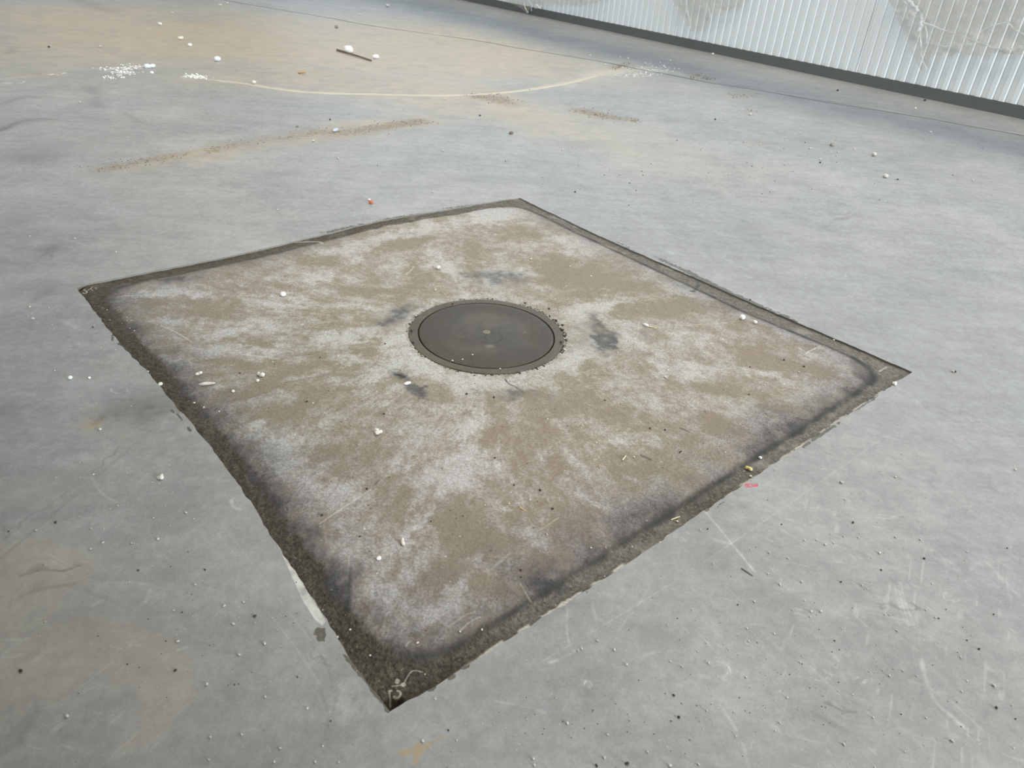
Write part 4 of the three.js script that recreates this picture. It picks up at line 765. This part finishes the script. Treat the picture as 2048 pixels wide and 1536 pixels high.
const surface = (x, y) => (x > edgeL(y) && x < edgeR(y) && y > edgeB(x) && y < edgeT(x) ? (Math.hypot(x - COVER.x, y - COVER.y) < COVER.r ? -0.0004 : patchHeight(x, y)) : 0);
function lay(name, g, m, u, v, px, stretch, turn, label, category, group) {
  const [x, y] = onFloor(u, v), s = metres(px, x, y) * (category === 'grit' ? 0.4 : 0.5), o = mesh(name, g, m);
  o.position.copy(P3(x, y, surface(x, y) - s * 0.04)); o.scale.set(s * stretch, s, s / Math.sqrt(stretch)); o.rotation.y = turn;
  return tag(o, label, category, group);
}
// crumbs one can tell apart
const CRUMBS = [
  ['foam_crumb', crumbs[0], M.cream, 755, 866, 17, 1.1, 0.3, 'largest cream foam crumb, alone on the tan middle of the patch', 'crumb'],
  ['foam_crumb', crumbs[1], M.cream, 322, 956, 15, 1, 1.3, 'cream foam crumb on the grey floor outside the dark mortar edge', 'crumb'],
  ['foam_crumb', crumbs[2], M.cream, 521, 752, 15, 1, 2.3, 'knobbly cream crumb with a tiny crumb beside it on the patch', 'crumb'],
  ['foam_crumb', pebbles[1], M.cream, 515, 763, 8, 1, 0.6, 'tiny cream crumb touching a knobbly larger crumb', 'crumb'],
  ['foam_crumb', crumbs[0], M.cream, 398, 749, 12, 0.8, 1.9, 'upright pale crumb beside a long flat crumb near the dark edge', 'crumb'],
  ['foam_crumb', crumbs[1], M.cream, 418, 769, 13, 2.4, -0.4, 'long flat pale crumb lying near the dark mortar edge', 'crumb'],
  ['foam_crumb', pebbles[2], M.cream, 466, 783, 7, 1, 0, 'small cream crumb between a long flat crumb and a knobbly one', 'crumb'],
  ['foam_crumb', pebbles[3], M.cream, 320, 767, 9, 1.2, 0.5, 'cream crumb lying on the dark brown mortar band', 'crumb'],
  ['pebble', pebbles[0], M.white, 566, 591, 12, 1, 0.4, 'round white pebble on the patch left of the cover', 'pebble'],
  ['pebble', pebbles[1], M.white, 141, 758, 9, 1, 1, 'white pebble on the grey floor near a smaller white pebble', 'pebble'],
  ['pebble', pebbles[2], M.white, 179, 757, 6, 1, 2, 'smaller white pebble beside a white pebble on grey floor', 'pebble'],
  ['plaster_chip', pebbles[3], M.white, 757, 1118, 10, 1.2, 0, 'square white plaster chip on the pale lower corner of the patch', 'chip'],
  ['plaster_chip', crumbs[2], M.cream, 804, 1084, 14, 1.3, 1.2, 'curled cream plaster flake on a white streak of the patch', 'chip'],
  ['plaster_chip', pebbles[0], M.white, 815, 768, 9, 1.8, -0.2, 'white sliver beside the black smudge near the cover', 'chip'],
  ['plaster_chip', pebbles[1], M.cream, 876, 537, 9, 1.3, 0.4, 'pale chip at the end of a scratch behind the cover', 'chip'],
  ['plaster_chip', pebbles[2], M.white, 1484, 637, 13, 1.3, 0.3, 'white chip on a pale blotch near the right mortar edge', 'chip'],
  ['plaster_chip', pebbles[3], M.white, 1510, 646, 9, 1, 0.9, 'smaller white chip next to a white chip near the right edge', 'chip'],
  ['plaster_chip', pebbles[0], M.white, 1291, 651, 8, 1.5, 2.1, 'thin white sliver right of the grey stain by the cover', 'chip'],
  ['plaster_chip', crumbs[0], M.yellow, 1498, 936, 14, 1, 0.7, 'yellowish chip on the dark mortar band near the red mark', 'chip'],
  ['pebble', pebbles[1], M.white, 1521, 914, 7, 1, 0, 'round white bead on the mortar band above the yellowish chip', 'pebble'],
  ['pebble', pebbles[1], M.cream, 1502, 950, 6, 1, 0, 'tiny cream bead just below the yellowish chip', 'pebble'],
  ['plaster_chip', crumbs[1], M.white, 1789, 768, 11, 1.4, 0.4, 'white crumb at the pointed right corner of the patch', 'chip'],
  ['brick_chip', pebbles[2], M.brick, 742, 407, 10, 1.2, 0.8, 'orange brick chip on the grey floor beyond the patch', 'chip'],
  ['plaster_chip', pebbles[3], M.cream, 738, 401, 6, 1.2, 0.1, 'tiny cream chip touching an orange brick chip', 'chip'],
  ['plastic_scrap', pebbles[0], stone(0xb9c6d2, 0.3), 671, 263, 9, 1.7, 0.3, 'bluish shiny plastic scrap lying in the brown dirt streak', 'scrap'],
  ['foam_ball', pebbles[1], M.foam, 435, 123, 13, 1, 0, 'round bluish white foam ball on the far dusty floor', 'foam ball'],
  ['foam_block', crumbs[2], M.foam, 300, 136, 15, 1.3, 0.2, 'bluish white foam lump beside the white powder', 'foam lump'],
  ['plaster_chunk', pebbles[2], M.white, 697, 105, 20, 1.1, 0.9, 'white pointed plaster chunk leaning on a dark stick', 'plaster chunk'],
  ['plaster_chip', pebbles[3], M.white, 751, 117, 11, 1.4, 0, 'flat white chip near the end of the dark stick', 'chip'],
  ['plaster_chip', pebbles[0], M.cream, 362, 79, 9, 1.3, 0, 'cream chip at the edge of the orange sand', 'chip'],
  ['pebble', pebbles[1], M.white, 380, 93, 8, 1, 0, 'white pebble just in front of the cream chip by the orange sand', 'pebble'],
  ['pebble', pebbles[2], M.cream, 320, 50, 8, 1, 0, 'cream pebble lying on the orange sand', 'pebble'],
  ['pebble', pebbles[1], M.cream, 508, 168, 9, 1, 0, 'cream pebble resting on the pale sand line', 'pebble'],
  ['pebble', pebbles[1], M.white, 304, 148, 7, 1, 0, 'white pebble just in front of the bluish foam lump', 'pebble'],
  ['pebble', pebbles[3], M.grey, 673, 56, 8, 1, 0, 'greyish pebble in front of the floor joint', 'pebble'],
  ['pebble', pebbles[0], M.grey, 595, 254, 6, 1, 0, 'grey pebble behind the brown dirt streak', 'pebble'],
  ['wood_chip', pebbles[2], M.stick, 1022, 268, 8, 1.6, 0.2, 'brown wood chip alone on the clean floor behind the patch', 'chip'],
  ['pebble', pebbles[0], M.pale, 1770, 355, 11, 1, 0, 'pale pebble on the far right floor in the daylight', 'pebble'],
  ['pebble', pebbles[1], M.pale, 1747, 312, 10, 1, 0, 'pale pebble halfway between the floor joint and a larger pebble', 'pebble'],
  ['pebble', pebbles[2], M.grey, 1663, 292, 9, 1.2, 0, 'greyish pebble near the blue shaded strip of floor', 'pebble'],
];
for (const c of CRUMBS) lay(...c);
function bar(name, a, b, px, tall, m, label, category, group) {
  const p = onFloor(...a), q = onFloor(...b), l = Math.hypot(q[0] - p[0], q[1] - p[1]), x = (p[0] + q[0]) / 2, y = (p[1] + q[1]) / 2, w = metres(px, x, y);
  const g = new THREE.CylinderGeometry(0.5, 0.36, 1, 6, 3); const at = g.attributes.position;
  for (let i = 0; i < at.count; i++) at.setXYZ(i, at.getX(i) + (vn(at.getY(i) * 3 + l * 90, 4) - 0.5) * 0.5, at.getY(i), at.getZ(i));
  g.rotateZ(Math.PI / 2); g.scale(l, w * tall, w); g.computeVertexNormals();
  const o = mesh(name, g, m); o.position.copy(P3(x, y, surface(x, y) + w * tall * 0.5)); o.rotation.y = Math.atan2(q[1] - p[1], q[0] - p[0]);
  return tag(o, label, category, group);
}
bar('wooden_stick', [674, 102], [743, 123], 4, 1, M.stick, 'thin dark stick on the far floor with a plaster chunk against it', 'stick');
bar('cigarette_end', [597, 147], [611, 148], 5, 1, M.tan, 'short tan cylindrical stub on the dusty far floor', 'stub');
bar('wood_splinter', [1245, 920], [1252, 911], 3.2, 0.7, M.straw, 'straw-coloured splinter beside a white bead on the patch', 'splinter');
bar('wood_splinter', [1343, 1036], [1361, 1029], 3.6, 0.7, M.straw, 'straw-coloured splinter lying on the dark mortar band', 'splinter');
bar('wood_splinter', [1590, 897], [1603, 890], 4, 0.7, M.straw, 'pale splinter on the chipped white edge of the patch', 'splinter');
bar('wood_splinter', [1040, 1015], [1053, 1023], 2.4, 0.6, M.yellow, 'yellowish splinter on the tan lower half of the patch', 'splinter');
bar('wood_splinter', [1483, 1137], [1506, 1152], 4, 0.6, M.grey, 'grey splinter on bare floor below the red mark', 'splinter');
bar('wood_splinter', [1199, 935], [1197, 925], 2, 0.6, M.tan, 'thin brown splinter standing off the straw-coloured one', 'splinter');
bar('wood_splinter', [1294, 652], [1313, 656], 2.6, 0.6, M.straw, 'pale thin splinter touching the white sliver by the grey stain', 'splinter');
bar('wood_splinter', [1329, 753], [1334, 757], 4, 0.6, M.cream, 'short cream splinter on the right half of the patch', 'splinter');

// loose grit that only its place tells apart
function whereabouts(u, v) {
  const [x, y] = onFloor(u, v), r = Math.hypot(x - COVER.x, y - COVER.y);
  if (Math.abs(x) < 0.5 && Math.abs(y) < 0.5) return r < COVER.r ? 'on top of the round access cover' : r < 0.2 ? 'close around the round access cover' : y < -0.44 || x < -0.44 ? 'on the dark mortar border of the patch' : 'on the stained concrete of the patch';
  if (y > 1.5 && x < 1.3) return 'on the dusty far floor around the sand line';
  if (x > jointX(y) - 0.12) return 'on the floor strip at the joint by the ribbed wall';
  if (x > 0.5) return 'on the clean floor between patch and ribbed wall';
  if (y > 0.5) return 'on the floor between patch and brown dirt streak';
  return y < -0.5 ? 'on the floor outside the edge with the red mark' : 'on the floor outside the brown mortar edge';
}
const grit = (m, kind, look, list) => list.forEach(([u, v, px = 5], i) => { const w = whereabouts(u, v); lay(kind, pebbles[i % 4], m, u, v, px, 0.9 + rnd() * 0.5, rnd() * 6.28, look + ' grit grain lying ' + w, 'grit', look + ' grit ' + w); });
const rightZoom = (x, y, s) => [1300 + x * 0.3652, 1000 + y * 0.3652, s], leftZoom = (x, y, s) => [x * 0.349, 1000 + y * 0.349, s];
grit(M.pale, 'grit_grain', 'small pale', [
  ...[[710, 465, 7], [828, 450, 6], [1160, 468, 5], [1255, 293, 7], [570, 558, 6], [933, 612, 7], [882, 612, 6], [645, 405, 5], [680, 735, 5], [530, 705, 5], [875, 640, 5], [820, 890, 5], [835, 860, 4], [1310, 965, 6], [1385, 938, 5], [1220, 1193, 6], [1060, 1340, 7], [1650, 1320, 8], [1880, 1018, 9], [1510, 1195, 6], [1705, 1050, 6], [1735, 992, 5], [110, 1455, 7], [265, 1450, 6], [470, 1295, 5], [710, 1222, 5], [310, 1155, 5], [525, 972, 6], [320, 895, 6], [110, 885, 5], [175, 915, 5], [540, 775, 5], [755, 322, 5], [650, 290, 5], [1060, 200, 5], [1140, 207, 5], [845, 222, 5], [910, 220, 5], [990, 188, 4], [1735, 285, 4], [1510, 605, 5], [1350, 718, 5], [1700, 862, 5], [1230, 1465, 5], [1545, 460, 5], [750, 1085, 5], [1110, 1068, 4], [1395, 1380, 5], [1990, 1360, 5], [685, 1265, 4], [1190, 490, 4], [230, 600, 4], [95, 685, 4], [345, 352, 4], [550, 272, 4], [1050, 705, 4], [1005, 238, 5], [780, 605, 4], [845, 552, 4], [1200, 940, 4], [1275, 935, 4], [1460, 965, 4], [1980, 1125, 4], [815, 1150, 4], [260, 830, 4], [310, 785, 4], [430, 820, 4], [1560, 645, 5], [1310, 632, 4]].map((p) => rightZoom(...p)),
  ...[[905, 228, 7], [1118, 488, 6], [1020, 812, 7], [1515, 825, 8], [1370, 890, 7], [1335, 712, 7], [1285, 610, 6], [385, 1242, 9], [1520, 1130, 6], [1760, 1195, 6], [1205, 1362, 6], [1385, 1347, 6], [1605, 1425, 6], [1850, 1412, 5], [1570, 1503, 6], [1805, 1503, 6], [1395, 588, 5], [1065, 75, 6], [755, 250, 5], [590, 247, 6], [520, 283, 5], [1460, 705, 4], [1940, 1505, 5], [260, 700, 4], [995, 635, 4], [1110, 110, 4], [205, 175, 5], [1195, 1490, 5], [880, 105, 4], [520, 165, 4], [1185, 1058, 8]].map((p) => leftZoom(...p)),
  [1210, 820 + 330, 1 + 4], [1905, 744, 7], [1668, 678, 6], [2030, 940, 6], [1650, 1090, 7], [1682, 966, 8], [1690, 1000, 5], [1790, 1075, 5], [1790, 955, 6], [1840, 1080, 5], [1134, 1447, 8], [1228, 1300, 7], [1195, 1282, 6], [1253, 1330, 6], [1208, 1516, 7], [1340, 1532, 8], [1066, 1518, 8], [1068, 1531, 6], [1163, 1298, 6], [1155, 1302, 5], [845, 1483, 8], [1295, 1505, 5], [1215, 1470, 6], [913, 1482, 5], [870, 1398, 5], [1062, 745, 1], [555, 420, 5], [590, 438, 4], [655, 410, 4], [60, 615, 6], [66, 638, 6], [110, 742, 5], [200, 860, 8], [187, 950, 5], [232, 505, 5], [150, 478, 5], [60, 473, 4], [1640, 320, 6], [1620, 298, 6], [1860, 265, 6], [1830, 218, 7], [1425, 110, 7], [1520, 125, 5], [1290, 128, 6], [1330, 136, 6], [1345, 145, 5], [1240, 115, 5], [1180, 112, 5], [1270, 148, 5], [1322, 150, 5], [1340, 122, 5], [1060, 180, 6], [890, 200, 5], [1125, 300, 5], [1500, 230, 8], [1210, 130, 5], [1255, 118, 6], [627, 283, 6], [676, 317, 6], [1770, 1230, 5], [1945, 362, 5], [1240, 350, 5], [1520, 290, 5], [885, 302, 6], [865, 385, 5], [775, 14, 9], [720, 30, 6], [440, 12, 8], [345, 27, 6], [455, 8, 6], [200, 94, 6], [160, 205, 5], [1420, 238, 5], [1675, 305, 5], [1708, 300, 5], [1600, 268, 5],
]);
grit(M.dark, 'grit_grain', 'small dark', [
  ...[[1045, 450, 5], [1895, 1140, 7], [1110, 125, 6], [1500, 322, 6], [1800, 818, 6], [158, 1192, 7], [130, 1072, 6], [115, 1212, 4], [1010, 772, 4], [1880, 628, 4], [1955, 265, 4], [1620, 600, 3], [1735, 770, 4], [2000, 1200, 4], [1375, 1175, 4], [150, 650, 3], [720, 135, 4], [315, 160, 4], [480, 575, 4], [1580, 650, 4], [1265, 385, 5]].map((p) => rightZoom(...p)),
  ...[[120, 983, 9], [1005, 978, 7], [320, 130, 7], [1175, 401, 5], [1460, 668, 7], [792, 405, 5], [50, 182, 4], [730, 942, 4], [1345, 1060, 4], [1705, 1015, 4], [1895, 1268, 4], [1045, 645, 4]].map((p) => leftZoom(...p)),
  [1254, 1528, 9], [1347, 1391, 6], [1357, 1434, 6], [897, 1461, 5], [1193, 1532, 7], [1910, 744, 6], [1795, 360, 5], [1640, 326, 5], [1430, 240, 5], [1675, 182, 6], [1849, 202, 7], [98, 95, 6], [186, 655, 4], [660, 240, 5], [960, 232, 5], [1500, 600, 4], [1150, 385, 5],
]);
grit(M.cream, 'grit_grain', 'tiny cream', [[1095, 838, 4], [1268, 914, 5], [1530, 770, 4], [1598, 744, 4], [1182, 552, 4], [1062, 519, 5], [1140, 533, 4], [1235, 705, 4], [1060, 1000, 4], [1018, 1008, 4], [1094, 1068, 4], [1182, 1095, 5], [1212, 1093, 4], [964, 1257, 6], [835, 1284, 6], [920, 1262, 5], [740, 1307, 6], [675, 1270, 5], [700, 1255, 5], [850, 1345, 4], [626, 806, 4], [388, 803, 5], [407, 812, 5], [438, 822, 4], [545, 724, 4], [676, 712, 4], [871, 580, 5], [905, 722, 5], [945, 710, 5], [1000, 738, 4], [925, 719, 4], [1355, 1040, 6], [970, 1010, 4], [1400, 1060, 4], [1265, 1090, 4], [1320, 1085, 4], [860, 1094, 4], [590, 870, 4], [1376, 806, 4], [1450, 905, 4], [295, 740, 5]]);
grit(M.dark, 'grit_grain', 'tiny black', [[1210, 800, 4], [1330, 860, 5], [933, 788, 6], [988, 795, 6], [644, 1030, 7], [734, 978, 6], [768, 828, 5], [614, 803, 5], [480, 747, 4], [720, 1073, 5], [862, 1042, 4], [1080, 980, 6], [1105, 1017, 6], [1028, 970, 5], [990, 915, 5], [1042, 1140, 6], [1360, 905, 5], [1568, 720, 5], [1608, 733, 5], [1500, 734, 4], [1498, 790, 4], [1300, 857, 5], [1362, 903, 4], [1125, 660, 8], [1131, 672, 7], [1122, 685, 6], [1112, 640, 6], [1098, 618, 6], [1125, 650, 6], [823, 662, 6], [826, 685, 5], [1050, 606, 5], [905, 608, 5], [770, 688, 4], [640, 715, 4], [555, 1170, 1]]);

// pale sand drawn out in an arc, as a low ridge
function ridge(name, pts, w, hgt, m, label, category) {
  const c = new THREE.CatmullRomCurve3(pts.map((p) => { const [x, y] = onFloor(...p); return P3(x, y, 0); })), N = 160, K = 6, pos = [], idx = [];
  for (let i = 0; i <= N; i++) {
    const t = i / N, p = c.getPoint(t), d = c.getTangent(t), side = new THREE.Vector3(-d.z, 0, d.x), taper = Math.sin(Math.PI * clamp(t, 0.02, 0.98)) ** 0.4, ww = w * taper * (0.6 + 0.8 * vn(t * 40, 2));
    for (let k = 0; k <= K; k++) { const q = k / K * 2 - 1; pos.push(p.x + side.x * q * ww, (1 - q * q) * hgt * taper * (0.4 + vn(t * 90, k * 0.7)) - 0.0004, p.z + side.z * q * ww); if (i && k) { const a = i * (K + 1) + k; idx.push(a, a - K - 1, a - K - 2, a, a - K - 2, a - 1); } }
  }
  const g = new THREE.BufferGeometry(); g.setAttribute('position', new THREE.Float32BufferAttribute(pos, 3)); g.setIndex(idx); g.computeVertexNormals();
  return tag(mesh(name, g, m), label, category);
}
ridge('sand_ridge', [[425, 160], [480, 166], [560, 179], [640, 186], [760, 189], [900, 191], [1000, 186], [1080, 176], [1150, 163], [1210, 146]], 0.013, 0.003, new THREE.MeshStandardMaterial({ color: 0xbfb7a6, roughness: 0.95, side: THREE.DoubleSide }), 'low ridge of pale sand swept in an arc across the far floor', 'sand');

// crumbs nobody could count
function scatter(name, m, spots, n, px, label) {
  const im = new THREE.InstancedMesh(lump(5, 0.7, 0), m, n), q = new THREE.Quaternion(), up = new THREE.Vector3(0, 1, 0);
  im.name = numbered(name); im.castShadow = im.receiveShadow = true;
  for (let i = 0; i < n; i++) {
    const [cx, cy, rx, ry] = spots[Math.floor(rnd() * spots.length)], t = rnd() * 6.28, r = Math.sqrt(-2 * Math.log(1 - rnd() * 0.98)) * 0.5;
    const [x, y] = onFloor(cx + Math.cos(t) * rx * r, cy + Math.sin(t) * ry * r), s = metres(px * (0.35 + rnd() * 0.9), x, y) / 2;
    im.setMatrixAt(i, new THREE.Matrix4().compose(P3(x, y, surface(x, y) - s * 0.1), q.setFromAxisAngle(up, rnd() * 6.28), new THREE.Vector3(s, s, s)));
  }
  scene.add(im);
  return tag(im, label, 'crumbs', undefined, 'stuff');
}
scatter('plaster_crumbs', M.white, [[235, 138, 55, 5], [255, 145, 45, 6], [225, 155, 35, 5], [270, 134, 40, 5], [392, 154, 28, 4], [385, 153, 20, 4], [400, 156, 20, 3]], 230, 3.4, 'white plaster crumbs and powder spilled on the far dusty floor');
scatter('plaster_crumbs', M.white, [[1300, 138, 50, 10], [1325, 134, 30, 10], [1290, 150, 40, 5]], 60, 2.6, 'white crumbs scattered at the floor joint where the sand line ends');
scatter('dirt_grains', M.stick, BROWN_GRIT.filter((b) => b[5] > 0.45).map((b) => [b[0], b[1], b[2] * 1.1, b[3] * 1.2]), 420, 2.0, 'brown dirt grains lying in streaks on the far floor');
scatter('fine_grit', M.pale, [[1500, 1250, 380, 240], [1650, 1350, 340, 170], [1200, 1450, 340, 80], [450, 1250, 300, 180], [250, 1000, 220, 160], [1750, 1000, 240, 180], [1400, 330, 500, 70], [350, 430, 300, 60], [200, 650, 150, 70]], 620, 2.4, 'fine pale grit strewn over the grey floor');
scatter('fine_grit', M.dark, [[1500, 1250, 380, 240], [1650, 1350, 340, 170], [1200, 1450, 340, 80], [450, 1250, 300, 180], [1400, 330, 500, 70]], 260, 2.2, 'fine dark grit strewn over the grey floor');
{
  const spots = [];
  for (let i = 0; i < 60; i++) { const t = rnd() * 6.28; spots.push([Math.cos(t), Math.sin(t)]); }
  const im = new THREE.InstancedMesh(lump(6, 0.7, 0), M.dark, 420), q = new THREE.Quaternion(), up = new THREE.Vector3(0, 1, 0), col = new THREE.Color();
  im.name = numbered('mortar_crumbs'); im.castShadow = im.receiveShadow = true; im.material = stone(0xffffff);
  for (let i = 0; i < 420; i++) {
    const t = rnd() < 0.45 ? (rnd() - 0.5) * 1.5 - 0.4 : rnd() * 6.28, r = COVER.r + 0.001 + rnd() * rnd() * 0.007, x = COVER.x + Math.cos(t) * r, y = COVER.y + Math.sin(t) * r, s = 0.0005 + rnd() * rnd() * 0.0018;
    im.setMatrixAt(i, new THREE.Matrix4().compose(P3(x, y, surface(x, y) - s * 0.2), q.setFromAxisAngle(up, rnd() * 6.28), new THREE.Vector3(s, s, s)));
    im.setColorAt(i, col.set(rnd() < 0.6 ? 0x4a453b : rnd() < 0.5 ? 0x8a8578 : 0xc9c5ba));
  }
  scene.add(im);
  tag(im, 'dark and pale mortar crumbs around the rim of the round cover', 'crumbs', undefined, 'stuff');
}

renderer.render(scene, camera);
